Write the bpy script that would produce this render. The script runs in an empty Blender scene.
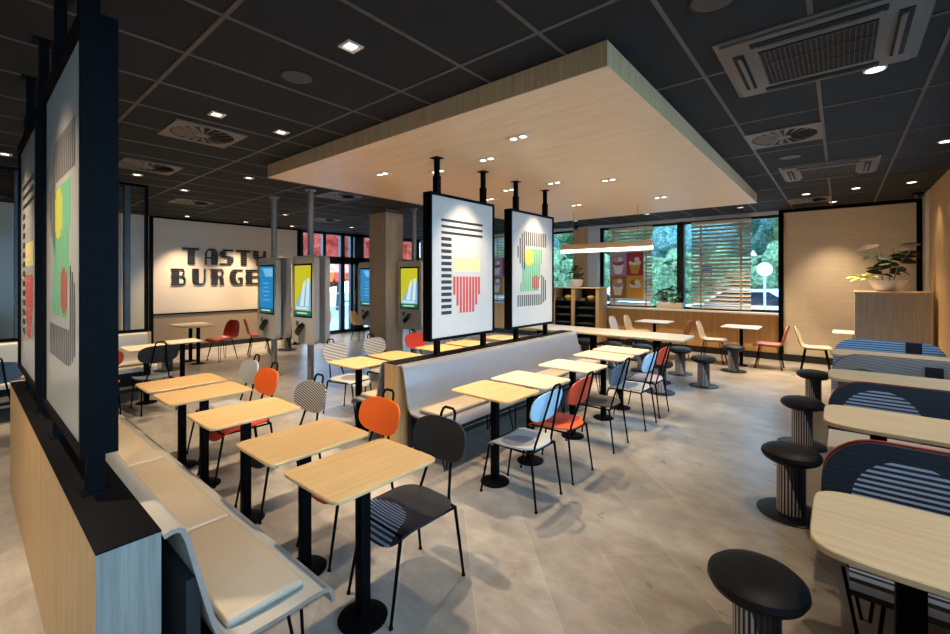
import bpy, bmesh, math, random
from mathutils import Vector, Matrix
random.seed(7)
PI = math.pi
S = bpy.context.scene
COL = S.collection
CZ = 3.07      # ceiling height
XL, XR, YF, YB = -11.75, 1.1, 10.85, -3.2

# ------------------------------------------------------------------ materials
MATS = {}
class NT:
    def __init__(s, name):
        s.m = bpy.data.materials.new(name); s.m.use_nodes = True
        s.t = s.m.node_tree; s.t.nodes.clear()
        s.out = s.t.nodes.new('ShaderNodeOutputMaterial')
        s.b = s.t.nodes.new('ShaderNodeBsdfPrincipled')
        s.t.links.new(s.b.outputs[0], s.out.inputs[0])
    def n(s, typ, **kw):
        nd = s.t.nodes.new(typ)
        for k, v in kw.items(): setattr(nd, k, v)
        return nd
    def l(s, a, b): s.t.links.new(a, b)
    def math(s, op, a, b=None, c=None):
        nd = s.n('ShaderNodeMath', operation=op)
        for i, v in enumerate((a, b, c)):
            if v is None: continue
            if isinstance(v, (int, float)): nd.inputs[i].default_value = v
            else: s.l(v, nd.inputs[i])
        return nd.outputs[0]
    def mix(s, f, a, b):
        nd = s.n('ShaderNodeMix', data_type='RGBA')
        for i, v in ((0, f), (6, a), (7, b)):
            if isinstance(v, (int, float)): nd.inputs[i].default_value = v
            elif isinstance(v, tuple): nd.inputs[i].default_value = (*v[:3], 1)
            else: s.l(v, nd.inputs[i])
        return nd.outputs[2]
    def coord(s, scale=(1, 1, 1), rot=(0, 0, 0), loc=(0, 0, 0)):
        tc = s.n('ShaderNodeTexCoord'); mp = s.n('ShaderNodeMapping')
        mp.inputs['Scale'].default_value = scale; mp.inputs['Rotation'].default_value = rot
        mp.inputs['Location'].default_value = loc
        s.l(tc.outputs['Object'], mp.inputs['Vector']); return mp.outputs[0]
    def noise(s, vec, scale, detail=4, rough=.5):
        nd = s.n('ShaderNodeTexNoise'); nd.inputs['Scale'].default_value = scale
        nd.inputs['Detail'].default_value = detail; nd.inputs['Roughness'].default_value = rough
        s.l(vec, nd.inputs['Vector']); return nd.outputs[0]
    def ramp(s, f, stops):
        nd = s.n('ShaderNodeValToRGB'); e = nd.color_ramp.elements
        while len(e) < len(stops): e.new(.5)
        for i, (p, c) in enumerate(stops): e[i].position = p; e[i].color = (*c[:3], 1)
        s.l(f, nd.inputs[0]); return nd.outputs[0]
    def bump(s, h, dist=.002, strength=.4):
        nd = s.n('ShaderNodeBump'); nd.inputs['Strength'].default_value = strength
        nd.inputs['Distance'].default_value = dist
        s.l(h, nd.inputs['Height']); s.l(nd.outputs[0], s.b.inputs['Normal'])
    def col(s, c):
        if isinstance(c, tuple): s.b.inputs['Base Color'].default_value = (*c[:3], 1)
        else: s.l(c, s.b.inputs['Base Color'])
    def rough(s, r): s.b.inputs['Roughness'].default_value = r

def hx(h):
    h = h.lstrip('#'); v = [int(h[i:i+2], 16)/255 for i in (0, 2, 4)]
    return tuple(x/12.92 if x <= .04045 else ((x+.055)/1.055)**2.4 for x in v)

def plain(name, c, rough=.5, metal=0, emit=None, es=1, var=.06, coat=0, spec=None):
    t = NT(name)
    if emit is not None:
        t.b.inputs['Emission Color'].default_value = (*emit, 1); t.b.inputs['Emission Strength'].default_value = es
        t.col(c)
    elif var:
        v = t.noise(t.coord(), 9, 3)
        t.col(t.mix(v, tuple(x*(1-var) for x in c), tuple(min(1, x*(1+var)) for x in c)))
    else: t.col(c)
    t.rough(rough); t.b.inputs['Metallic'].default_value = metal
    if coat: t.b.inputs['Coat Weight'].default_value = coat
    if spec is not None: t.b.inputs['Specular IOR Level'].default_value = spec
    MATS[name] = t.m; return t.m

def wood(name, c1, c2, stretch=(1, 12, 12), rough=.45, scale=3.0, rnd=True):
    t = NT(name); v = t.coord(stretch)
    if rnd:
        oi = t.n('ShaderNodeObjectInfo'); ad = t.n('ShaderNodeVectorMath', operation='ADD')
        sc = t.math('MULTIPLY', oi.outputs['Random'], 30.0)
        t.l(v, ad.inputs[0]); cb = t.n('ShaderNodeCombineXYZ'); t.l(sc, cb.inputs[0]); t.l(sc, cb.inputs[1]); t.l(cb.outputs[0], ad.inputs[1]); v = ad.outputs[0]
    a = t.noise(v, scale, 6, .6); b = t.noise(v, scale*4.2, 3, .6)
    f = t.math('ADD', t.math('MULTIPLY', a, .65), t.math('MULTIPLY', b, .35))
    t.col(t.ramp(f, [(.32, c2), (.5, tuple((x+y)/2 for x, y in zip(c1, c2))), (.66, c1)])); t.rough(rough)
    t.bump(b, .0006, .25); MATS[name] = t.m; return t.m

def striped(name, bg, fg, pitch=.012, duty=.5, axis=2, circle=None, outer=None, rough=.6, skew=None):
    """fabric or laminate with thin stripes; circle=(axis_a,axis_b,ca,cb,r): stripes change inside the disc to outer colours"""
    t = NT(name); tc = t.n('ShaderNodeTexCoord'); sp = t.n('ShaderNodeSeparateXYZ'); t.l(tc.outputs['Object'], sp.inputs[0])
    a = sp.outputs[axis]
    if skew: a = t.math('ADD', a, t.math('MULTIPLY', sp.outputs[skew[0]], skew[1]))
    f = t.math('LESS_THAN', t.math('FRACT', t.math('MULTIPLY', t.math('ADD', a, 10.0), 1/pitch)), duty)
    c = t.mix(f, bg, fg)
    if circle:
        i, j, ca, cb, r = circle
        d = t.math('ADD', t.math('POWER', t.math('ABSOLUTE', t.math('SUBTRACT', sp.outputs[i], ca)), 2.0), t.math('POWER', t.math('ABSOLUTE', t.math('SUBTRACT', sp.outputs[j], cb)), 2.0))
        ins = t.math('LESS_THAN', d, r*r)
        c = t.mix(ins, t.mix(f, *outer), c)
    t.col(c); t.rough(rough); MATS[name] = t.m; return t.m

def drum(name):
    t = NT(name); tc = t.n('ShaderNodeTexCoord'); sp = t.n('ShaderNodeSeparateXYZ'); t.l(tc.outputs['Object'], sp.inputs[0])
    ang = t.math('ARCTAN2', sp.outputs[1], sp.outputs[0])
    f = t.math('LESS_THAN', t.math('FRACT', t.math('MULTIPLY', t.math('ADD', ang, 4.0), 26/(2*PI))), .5)
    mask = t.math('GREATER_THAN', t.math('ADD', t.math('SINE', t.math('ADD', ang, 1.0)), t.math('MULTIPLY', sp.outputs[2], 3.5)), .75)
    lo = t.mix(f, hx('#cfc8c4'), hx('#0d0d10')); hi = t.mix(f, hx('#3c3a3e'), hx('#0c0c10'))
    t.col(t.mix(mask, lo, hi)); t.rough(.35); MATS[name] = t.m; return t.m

# walls / floor / ceiling
def mk_floor():
    t = NT('floor_stone'); v = t.coord((1, 1, 1), (0, 0, PI/4), (.13, .21, 0))
    br = t.n('ShaderNodeTexBrick'); t.l(v, br.inputs['Vector'])
    br.inputs['Scale'].default_value = 1; br.inputs['Brick Width'].default_value = 1.2; br.inputs['Row Height'].default_value = .4
    br.inputs['Mortar Size'].default_value = .0022; br.inputs['Mortar Smooth'].default_value = .3; br.inputs['Bias'].default_value = 0
    br.inputs['Color1'].default_value = (.86, .86, .86, 1); br.inputs['Color2'].default_value = (1.08, 1.07, 1.05, 1); br.inputs['Mortar'].default_value = (1, 1, 1, 1)
    n1 = t.noise(t.coord(), 1.3, 7, .62); n2 = t.noise(t.coord(), 6, 6, .65); n3 = t.noise(t.coord((1, 3, 1), (0, 0, .7)), 2.2, 5, .7)
    f = t.math('ADD', t.math('MULTIPLY', n1, .45), t.math('ADD', t.math('MULTIPLY', n2, .25), t.math('MULTIPLY', n3, .3)))
    base = t.ramp(f, [(.33, hx('#736a61')), (.5, hx('#9a9186')), (.68, hx('#bbb3a7'))])
    mx = t.n('ShaderNodeMix', data_type='RGBA', blend_type='MULTIPLY'); mx.inputs[0].default_value = 1
    t.l(base, mx.inputs[6]); t.l(br.outputs['Color'], mx.inputs[7])
    c = t.mix(t.math('MULTIPLY', br.outputs['Fac'], .35), mx.outputs[2], hx('#c9bfae'))
    t.col(c)
    rr = t.n('ShaderNodeMapRange'); t.l(n2, rr.inputs[0]); rr.inputs[3].default_value = .2; rr.inputs[4].default_value = .42
    t.l(rr.outputs[0], t.b.inputs['Roughness']); t.bump(n2, .001, .25); MATS['floor'] = t.m
mk_floor()
def mk_ceiling():
    t = NT('ceiling_tile'); n = t.noise(t.coord(), 160, 3, .8); n2 = t.noise(t.coord(), 14, 3)
    t.col(t.mix(n, hx('#080c0f'), hx('#191d20'))); t.rough(.9); t.bump(n, .002, .5); MATS['ceiling'] = t.m
mk_ceiling()
def mk_tilewall(name, c, rot, rough=.3):
    t = NT(name); v = t.coord((1, 1, 1), rot)
    br = t.n('ShaderNodeTexBrick'); t.l(v, br.inputs['Vector']); br.inputs['Scale'].default_value = 1
    br.inputs['Brick Width'].default_value = .6; br.inputs['Row Height'].default_value = .1; br.inputs['Mortar Size'].default_value = .0025
    br.inputs['Color1'].default_value = (*c, 1); br.inputs['Color2'].default_value = (*[x*.955 for x in c], 1); br.inputs['Mortar'].default_value = (*[x*.8 for x in c], 1)
    t.col(br.outputs['Color']); t.rough(rough); MATS[name] = t.m
mk_tilewall('tile_x', hx('#dccab2'), (PI/2, 0, PI/2)); mk_tilewall('tile_y', hx('#e2cdb0'), (PI/2, 0, 0))
wood('oak', hx('#d8b07a'), hx('#c49a62'), (14, 1, 14), .42, 2.2)
wood('oak_x', hx('#dcbd92'), hx('#c6a273'), (1, 14, 14), .42, 2.2)
wood('oak_pale', hx('#ddccb0'), hx('#cab391'), (14, 1, 14), .42, 2.2)
wood('oak_panel', hx('#d6ad78'), hx('#b98d5a'), (16, 16, 1), .5, 2.0, False)
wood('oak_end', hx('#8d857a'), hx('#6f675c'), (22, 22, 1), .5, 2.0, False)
wood('oak_grey', hx('#b9b0a2'), hx('#999082'), (22, 22, 1), .5, 2.0, False)
wood('oak_wall', hx('#dcab6c'), hx('#c48f50'), (10, 10, 1), .5, 1.6, False)
wood('canopy_wood', hx('#ecd2ae'), hx('#dcbb92'), (1, 9, 9), .42, 1.6, False)
wood('canopy_edge', hx('#dbb688'), hx('#bd9566'), (18, 18, 1), .5, 2.0, False)
wood('column_wood', hx('#cdae8e'), hx('#ab8c6c'), (16, 16, 1), .5, 2.0, False)
wood('blind_wood', hx('#efe2cf'), hx('#d6c2a4'), (1, 20, 20), .5, 2.0)
plain('black_metal', hx('#08080a'), .55, .0, spec=.05); plain('black_top', hx('#0a0a0c'), .6, spec=.05)
plain('runner', hx('#4a443f'), .5); plain('vent_white', hx('#625d58'), .5); plain('vent_dark', hx('#0d0d0f'), .8); plain('vent_fin', hx('#3c3a38'), .5)
plain('shell', hx('#a69f92'), .3, coat=.1); plain('shell_shaded', hx('#77777a'), .22, coat=.15); plain('cushion', hx('#a8967e'), .45); plain('edge_ply', hx('#8d7768'), .6)  # centre benches: same laminate as shell, dimmer bluish light put into the colour
plain('sign_face', hx('#b9b6af'), .22); plain('ink', hx('#1c1c20'), .5); plain('ink_grey', hx('#7c7a80'), .5)
plain('ink_yellow', hx('#e8cf72'), .5); plain('ink_red', hx('#c23a30'), .5); plain('ink_green', hx('#3f9f68'), .5); plain('ink_lime', hx('#b5b52c'), .5); plain('ink_brown', hx('#94452c'), .5)
plain('kiosk', hx('#c4bcb0'), .45); plain('kiosk_dark', hx('#55524e'), .5); plain('pole_grey', hx('#8d867f'), .4, .1); plain('black_gloss', hx('#0a0a0c'), .2)
plain('scr_blue', (0, 0, 0), emit=hx('#1e8fd0'), es=0.75); plain('scr_sky', (0, 0, 0), emit=hx('#7fc2ea'), es=0.8); plain('scr_green', (0, 0, 0), emit=hx('#0d7a5c'), es=0.6)
plain('scr_yellow', (0, 0, 0), emit=hx('#d9d22a'), es=0.75); plain('scr_white', (0, 0, 0), emit=hx('#d8eef2'), es=0.85)
plain('lamp_glow', (1, 1, 1), emit=(1, .86, .66), es=5); plain('tube_glow', (1, 1, 1), emit=(1, .88, .68), es=5.5); plain('lamp_frame', hx('#cfc6b8'), .4)
plain('leather_black', hx('#0d0f14'), .55, spec=.35); plain('disc_dark', hx('#0f1115'), .45, spec=.3); drum('drum')
plain('white_top', hx('#c9c4ba'), .35); plain('red_shell', hx('#b3261a'), .35); plain('beige_shell', hx('#c9b79b'), .4); plain('rust_shell', hx('#a85a3c'), .4); plain('grey_shell', hx('#b9b8b8'), .4)
plain('orange', hx('#f0641c'), .45); plain('red', hx('#cc3a22'), .45); plain('sky_blue', hx('#8db9d6'), .45); plain('slate', hx('#525b66'), .45); plain('light_grey', hx('#b4b1ac'), .45); plain('pinkgrey', hx('#b9a3a3'), .45); plain('dark_seat', hx('#3c3632'), .5)
plain('baseboard', hx('#15120f'), .6); plain('dado', hx('#9a866f'), .5); plain('frame_dark', hx('#101214'), .4); plain('white_sill', hx('#d9d2c6'), .4); plain('white_jamb', hx('#cfd4d6'), .5); plain('cream', hx('#d8c6a8'), .5)
plain('pot_white', hx('#d9d6cf'), .35); plain('soil', hx('#2b1d12'), .9); plain('leaf', hx('#39512c'), .45, var=.3); plain('leaf_dark', hx('#24301f'), .6, var=.3, spec=.2); plain('leaf_lime', hx('#b9b75a'), .5, var=.2); plain('leaf_rust', hx('#2a1d14'), .6, var=.2, spec=.2); plain('bark', hx('#5a4a3a'), .9)
plain('asphalt', hx('#9a9ea2'), .8); plain('grass', hx('#5f7a4c'), .9, var=.3); plain('car_white', hx('#e6eaee'), .25); plain('car_grey', hx('#76828f'), .25); plain('car_glass', hx('#1b2733'), .1); plain('tyre', hx('#111111'), .8)
plain('gold', hx('#d3a14c'), .4); plain('post_grey', hx('#b8bfc4'), .5); plain('blue_sign', hx('#2f7fc0'), .4); plain('text_black', hx('#1b1a1c'), .6)
plain('lilac', hx('#a78fb8'), .5); plain('mauve', hx('#8b4f79'), .5); plain('cream_ice', hx('#efe2cf'), .5); plain('amber', hx('#d89a3a'), .5); plain('crimson', hx('#a82a35'), .5); plain('sienna', hx('#9c6a3c'), .5)
plain('partition_panel', hx('#1d1f22'), .4); plain('concrete', hx('#a5a8aa'), .8)
def mk_foliage(name, a, b):
    t = NT(name); n = t.noise(t.coord(), 7, 8, .85); t.col(t.ramp(n, [(.42, tuple(x*.45 for x in a)), (.5, a), (.6, b)])); t.rough(.9); t.bump(n, .15, 1); MATS[name] = t.m
mk_foliage('foliage', hx('#5f7f55'), hx('#a9c48c')); mk_foliage('foliage2', hx('#4f8078'), hx('#9cc4b4')); mk_foliage('autumn', hx('#a01a08'), hx('#d8501a'))
def mk_glass(nm='glass', ior=1.45):
    t = NT(nm); t.t.nodes.remove(t.b)
    tr = t.n('ShaderNodeBsdfTransparent'); tr.inputs[0].default_value = (.93, .97, .98, 1); g = t.n('ShaderNodeBsdfGlossy'); g.inputs['Roughness'].default_value = .02
    fr = t.n('ShaderNodeFresnel'); fr.inputs[0].default_value = ior; mx = t.n('ShaderNodeMixShader')
    t.l(fr.outputs[0], mx.inputs[0]); t.l(tr.outputs[0], mx.inputs[1]); t.l(g.outputs[0], mx.inputs[2]); t.l(mx.outputs[0], t.out.inputs[0]); MATS[nm] = t.m
mk_glass(); mk_glass('glass_clear', 1.12)
# pattern laminates on the tube chairs (z stripes for backs, y stripes for seats)
striped('pt_dark_back', hx('#0e0f12'), hx('#24221f'), .014, .4, 2)
striped('pt_dark_seat', hx('#1b1c20'), hx('#24252a'), .016, .5, 1, (0, 1, -.08, -.14, .15), (hx('#17181c'), hx('#1d1e22')))
striped('pt_dark_seat2', hx('#8b8f9a'), hx('#15161b'), .018, .55, 1, (0, 1, -.06, -.19, .18), (hx('#141519'), hx('#1e1e22')))
striped('pt_weave', hx('#b9b0a4'), hx('#3a342f'), .017, .55, 2, None, None, .5, (0, .3))
striped('pt_light', hx('#bdb7af'), hx('#8b8580'), .04, .5, 2, None, None, .5, (0, .35))
striped('pt_grey_seat', hx('#8e8e90'), hx('#77777a'), .012, .5, 1, (0, 1, .05, .02, .13), (hx('#b3b0ac'), hx('#b6b3af')))
striped('pt_blue', hx('#b2c8d4'), hx('#9db6c6'), .012, .5, 2)
striped('pt_red_seat', hx('#b52c1c'), hx('#a72618'), .3, .5, 1, (0, 1, -.12, -.05, .2), (hx('#e8622a'), hx('#e8622a')))
striped('pt_slate', hx('#5d6873'), hx('#37424d'), .016, .5, 2)
striped('booth_navy', hx('#9fa8b4'), hx('#151b28'), .026, .55, 2, (0, 2, -.22, .56, .215), (hx('#0a111c'), hx('#141d2b')))
striped('booth_navy_b', hx('#8d9db0'), hx('#1a2638'), .026, .5, 2, (0, 2, -.24, .56, .235), (hx('#0a1624'), hx('#0f1f30')))
striped('booth_taupe', hx('#5f5550'), hx('#544b47'), .03, .5, 2, (0, 2, -.3, .50, .2), (hx('#a2968c'), hx('#8b7f77')), .6, (0, .15))
striped('booth_blue', hx('#9fc0dd'), hx('#44607e'), .03, .5, 2)
striped('booth_seat', hx('#bfc0c2'), hx('#1b1d22'), .026, .5, 1)
striped('booth_red', hx('#9c1b12'), hx('#8e1810'), .3, .5, 2)

# ------------------------------------------------------------------ mesh helpers
def M(n): return MATS[n] if isinstance(n, str) else n
class MB:
    def __init__(s): s.bm = bmesh.new(); s.mi = 0
    def _f(s, vs):
        try: f = s.bm.faces.new(vs); f.material_index = s.mi; return f
        except ValueError: return None
    def box(s, x0, x1, y0, y1, z0, z1, bev=0, seg=2):
        b = bmesh.new(); bmesh.ops.create_cube(b, size=1)
        for v in b.verts: v.co = Vector((x0+(v.co.x+.5)*(x1-x0), y0+(v.co.y+.5)*(y1-y0), z0+(v.co.z+.5)*(z1-z0)))
        if bev: bmesh.ops.bevel(b, geom=b.edges[:], offset=bev, segments=seg, affect='EDGES', profile=.5)
        s.merge(b); return s
    def merge(s, b, mtx=None):
        mp = {}
        for v in b.verts: mp[v] = s.bm.verts.new(mtx @ v.co if mtx else v.co)
        for f in b.faces: s._f([mp[v] for v in f.verts])
        b.free()
    def tube(s, pts, r, n=8, closed=False, caps=True, ratio=1.0):
        pts = [Vector(p) for p in pts]; m = len(pts); rs = r if isinstance(r, (list, tuple)) else [r]*m
        rings = []; up = None
        for i, p in enumerate(pts):
            if closed: d = pts[(i+1) % m]-pts[i-1]
            else: d = pts[min(i+1, m-1)]-pts[max(i-1, 0)]
            d.normalize()
            if up is None: up = Vector((0, 0, 1)) if abs(d.z) < .9 else Vector((1, 0, 0))
            a = d.cross(up).normalized(); b = a.cross(d).normalized(); up = b
            rings.append([s.bm.verts.new(p+rs[i]*(math.cos(2*PI*k/n)*a+ratio*math.sin(2*PI*k/n)*b)) for k in range(n)])
        for i in range(m if closed else m-1):
            A, B = rings[i], rings[(i+1) % m]
            for k in range(n): s._f([A[k], A[(k+1) % n], B[(k+1) % n], B[k]])
        if caps and not closed: s._f(rings[0][::-1]); s._f(rings[-1])
        return s
    def lathe(s, prof, n=32, c=(0, 0), ang=2*PI):
        rings = []
        for r, z in prof:
            if r < 1e-5: rings.append([s.bm.verts.new((c[0], c[1], z))])
            else: rings.append([s.bm.verts.new((c[0]+r*math.cos(2*PI*k/n), c[1]+r*math.sin(2*PI*k/n), z)) for k in range(n)])
        for A, B in zip(rings, rings[1:]):
            for k in range(n):
                k2 = (k+1) % n
                if len(A) == 1 and len(B) > 1: s._f([A[0], B[k], B[k2]])
                elif len(B) == 1 and len(A) > 1: s._f([A[k2], A[k], B[0]])
                elif len(A) > 1: s._f([A[k], B[k], B[k2], A[k2]])
        return s
    def prism(s, poly, h0, h1, axis=2):
        """poly: list of (a,b); axis = extrusion axis. axis 2:(x,y), 1:(x,z), 0:(y,z)"""
        def P(a, b, h): return {2: (a, b, h), 1: (a, h, b), 0: (h, a, b)}[axis]
        lo = [s.bm.verts.new(P(a, b, h0)) for a, b in poly]; hi = [s.bm.verts.new(P(a, b, h1)) for a, b in poly]
        n = len(poly); s._f(lo[::-1]); s._f(hi)
        for i in range(n): s._f([lo[i], lo[(i+1) % n], hi[(i+1) % n], hi[i]])
        return s
    def quad(s, *p): s._f([s.bm.verts.new(q) for q in p]); return s
    def shell(s, fn, rings=7, nang=40):
        """fn(rho,theta,side)->Vector : a lens plate with two sides"""
        g = []
        for side in (0, 1):
            c = s.bm.verts.new(fn(0, 0, side)); rr = []
            for i in range(1, rings+1): rr.append([s.bm.verts.new(fn(i/rings, 2*PI*k/nang, side)) for k in range(nang)])
            g.append((c, rr))
            for k in range(nang):
                k2 = (k+1) % nang; s._f([c, rr[0][k], rr[0][k2]])
                for i in range(rings-1): s._f([rr[i][k], rr[i+1][k], rr[i+1][k2], rr[i][k2]])
        a, b = g[0][1][-1], g[1][1][-1]
        for k in range(nang): s._f([a[k], b[k], b[(k+1) % nang], a[(k+1) % nang]])
        return s
    def mesh(s, name, mats, smooth=True, ang=35):
        bmesh.ops.recalc_face_normals(s.bm, faces=s.bm.faces[:])
        me = bpy.data.meshes.new(name); s.bm.to_mesh(me); s.bm.free()
        for m in (mats if isinstance(mats, (list, tuple)) else [mats]): me.materials.append(M(m))
        if smooth:
            me.shade_smooth(); me.set_sharp_from_angle(angle=math.radians(ang))
        return me
    def build(s, name, mats, parent=None, smooth=True, loc=None, ang=35):
        return link(name, s.mesh(name, mats, smooth, ang), parent, loc)
def link(name, me, parent=None, loc=None):
    o = bpy.data.objects.new(name, me); COL.objects.link(o)
    if parent: o.parent = parent
    if loc: o.location = loc
    return o
def empty(name, loc=(0, 0, 0), rz=0, label=None, cat=None, group=None):
    o = bpy.data.objects.new(name, None); COL.objects.link(o); o.location = loc; o.rotation_euler = (0, 0, rz); o.empty_display_size = .1
    return tag(o, label, cat, group)
def tag(o, label=None, cat=None, group=None, kind=None):
    if label: o['label'] = label
    if cat: o['category'] = cat
    if group: o['group'] = group
    if kind: o['kind'] = kind
    return o
def struct(o): o['kind'] = 'structure'; return o
CACHE = {}
def cached(key, fn):
    if key not in CACHE: CACHE[key] = fn()
    return CACHE[key]
def omat(o, m, i=0):
    o.material_slots[i].link = 'OBJECT'; o.material_slots[i].material = M(m)
def sup(th, a, b, n):
    c, s_ = math.cos(th), math.sin(th)
    return (math.copysign(abs(c)**(2/n), c)*a, math.copysign(abs(s_)**(2/n), s_)*b)

# ------------------------------------------------------------------ setting
struct(MB().box(XL-.3, XR+.3, YB-.2, YF+.3, -.1, 0).build('floor', 'floor', smooth=False))
ceil = struct(MB().box(XL-.3, XR+.3, YB-.2, YF+.3, CZ, CZ+.1).build('ceiling', 'ceiling', smooth=False))
g = MB()
x = -11.52
while x < XR:
    g.box(x-.012, x+.012, YB, YF, CZ-.005, CZ+.004); x += .6
y = .915-1.215*3
while y < YF:
    g.box(XL, XR, y-.012, y+.012, CZ-.0055, CZ+.004); y += 1.215
g.build('tile_grid', 'runner', ceil, False)

# tasty wall  (x = XL), clad field from y 2.75 to 6.2
w = struct(MB().box(XL-.2, XL, YB, 6.2, 0, CZ).build('wall_left', 'tile_x', smooth=False))
MB().box(XL, XL+.02, 2.8, 6.2, .1, .84).build('dado', 'dado', w, False)
tr = struct(MB().box(XL, XL+.035, 2.75, 6.2, .84, .875).box(XL, XL+.04, 2.72, 2.79, 0, CZ).box(XL, XL+.04, 6.16, 6.24, 0, CZ).box(XL, XL+.035, 2.75, 6.2, CZ-.04, CZ).build('trim_1', 'black_metal', smooth=False))
struct(MB().box(XL+.02, XL+.05, YB, 6.2, 0, .12).build('baseboard_left', 'baseboard', smooth=False))
p = MB()
for i in range(12): p.box(XL, XL+.03, -2.9+i*.46, -2.9+i*.46+.06, 0, CZ)
struct(p.build('trim_2', 'column_wood', smooth=False))
struct(MB().box(XL-.2, XR+.2, YB-.2, YB, 0, CZ).build('wall_back', 'cream', smooth=False))

# glazed entrance on the left beyond the lettered wall
e = MB()
for yy, ww in ((6.28, .05), (7.0, .05), (7.62, .07), (7.95, .05), (8.22, .17), (8.9, .05), (9.7, .05), (10.7, .12)):
    e.box(XL-.1, XL+.02, yy-ww, yy+ww, 0, CZ)
e.box(XL-.1, XL+.02, 6.2, YF, 2.12, 2.34); e.box(XL-.1, XL+.02, 6.2, YF, CZ-.08, CZ); e.box(XL-.1, XL+.02, 6.2, YF, 0, .1)
d1 = struct(e.build('door_1', 'frame_dark', smooth=False))
MB().box(XL-.05, XL-.042, 6.2, YF, .1, CZ-.08).build('glass_pane', 'glass', d1, False)
h = MB()
for yy in (7.52, 8.02): h.tube([(XL+.03, yy, .9), (XL+.07, yy, .92), (XL+.07, yy, 1.28), (XL+.03, yy, 1.3)], .012)
h.build('door_handle', 'pole_grey', d1)

# window wall  (y = YF)
SILL = .95; TOP = 3.0
ww = MB()
def wl(x0, x1, z0, z1): ww.box(x0, x1, YF, YF+.3, z0, z1)
wl(XL, -.93, 0, SILL); struct(MB().box(XL, -.93, YF, YF+.3, TOP, CZ).build('trim_9', 'white_jamb', smooth=False))
wl(XL, -11.1, SILL, TOP); wl(-5.58, -4.83, SILL, TOP-.001); wl(-9.9, -9.4, SILL, TOP)
wb = struct(ww.build('wall_window_side', 'oak_wall', smooth=False))
struct(MB().box(-5.17, -4.83, YF-.03, YF+.3, SILL, TOP).build('trim_3', 'white_jamb', smooth=False))
struct(MB().box(-5.58, -5.17, YF-.06, YF, SILL-.0, TOP).build('trim_4', 'oak_panel', smooth=False))
struct(MB().box(-.93, XR+.2, YF, YF+.3, 0, CZ).build('wall_far', 'tile_y', smooth=False))
struct(MB().box(-.96, -.88, YF-.05, YF, 0, CZ).box(-.96, XR, YF-.05, YF, CZ-.06, CZ).box(1.03, XR, YF-.05, YF, 0, CZ).build('trim_5', 'black_metal', smooth=False))
struct(MB().box(XL, XR, YF-.06, YF-.0505, 0, .14).build('baseboard_far', 'baseboard', smooth=False))
struct(MB().box(-4.83, -.96, YF-.22, YF+.02, SILL-.03, SILL+.012, .006).box(-9.4, -5.6, YF-.12, YF+.02, SILL-.03, SILL+.012, .006).build('trim_6', 'white_sill'))
def window(n, x0, x1, mull):
    f = MB()
    for a, b in ((x0, x0+.05), (x1-.05, x1)): f.box(a, b, YF+.1, YF+.18, SILL, TOP)
    for m_ in mull: f.box(m_-.075, m_+.075, YF+.02, YF+.18, SILL, TOP)
    f.box(x0, x1, YF+.1, YF+.18, SILL, SILL+.06); f.box(x0, x1, YF+.1, YF+.18, TOP-.06, TOP)
    o = struct(f.build('window_%d' % n, 'frame_dark', smooth=False))
    MB().box(x0, x1, YF+.136, YF+.144, SILL+.02, TOP-.02).build('glass_pane', 'glass', o, False)
window(1, -4.83, -.93, (-2.86,)); window(2, -9.4, -5.58, (-7.5,)); window(3, -11.1, -9.9, ())

# right wall: solid at the far end, windows towards the camera
struct(MB().box(XR, XR+.2, 7.9, YF, 0, CZ).build('wall_right', 'tile_x', smooth=False))
struct(MB().box(XR-.03, XR, 9.78, 10.2, 0, CZ).build('trim_7', 'cream', smooth=False))
struct(MB().box(XR-.025, XR, 7.9, 9.7, 0, CZ).build('trim_8', 'oak_panel', smooth=False))
rw = struct(MB().box(XR, XR+.2, YB, 7.9, 0, .75).box(XR, XR+.2, YB, 7.9, 2.9, CZ).build('wall_right_window_side', 'oak_wall', smooth=False))
f = MB()
for k in range(8):
    yy = YB+k*(7.9-YB)/7; f.box(XR+.05, XR+.15, yy-.06, yy+.06, .75, 2.9)
f.box(XR+.05, XR+.15, YB, 7.9, .75, .82); f.box(XR+.05, XR+.15, YB, 7.9, 2.83, 2.9)
w4 = struct(f.build('window_4', 'frame_dark', smooth=False))
MB().box(XR+.096, XR+.104, YB, 7.9, .78, 2.87).build('glass_pane', 'glass', w4, False)

# wooden dropped ceiling panel
can = empty('ceiling_canopy', (0, 0, 2.91), 0, 'large pale wooden dropped panel hung below the dark tiled ceiling', 'ceiling panel')
MB().box(-5.4, -1.045, 2.45, 8.45, 0, .004).build('soffit', 'canopy_wood', can, False)
MB().box(-5.4, -1.045, 2.45, 2.47, .0042, .155).box(-5.4, -1.045, 8.43, 8.45, .0042, .155).box(-5.4, -5.38, 2.47, 8.43, .0042, .155).box(-1.065, -1.045, 2.47, 8.43, .0042, .155).build('fascia', 'canopy_edge', can, False)

# wood clad column
c = empty('column', (-7.17, 5.68, 0), 0, 'square brown wood clad column standing between the ordering kiosks', 'column')
MB().box(-.26, .26, -.225, .225, .08, 2.99).build('cladding', 'column_wood', c, False)
MB().box(-.263, -.25, -.228, -.215, .08, 2.99).box(.25, .263, -.228, -.215, .08, 2.99).build('corner_trim', 'pole_grey', c, False)
MB().box(-.24, .24, -.2, .2, 0, .08).build('plinth', 'baseboard', c, False)
MB().box(-.24, .24, -.2, .2, 2.99, CZ).build('top_collar', 'vent_white', c, False)

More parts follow.
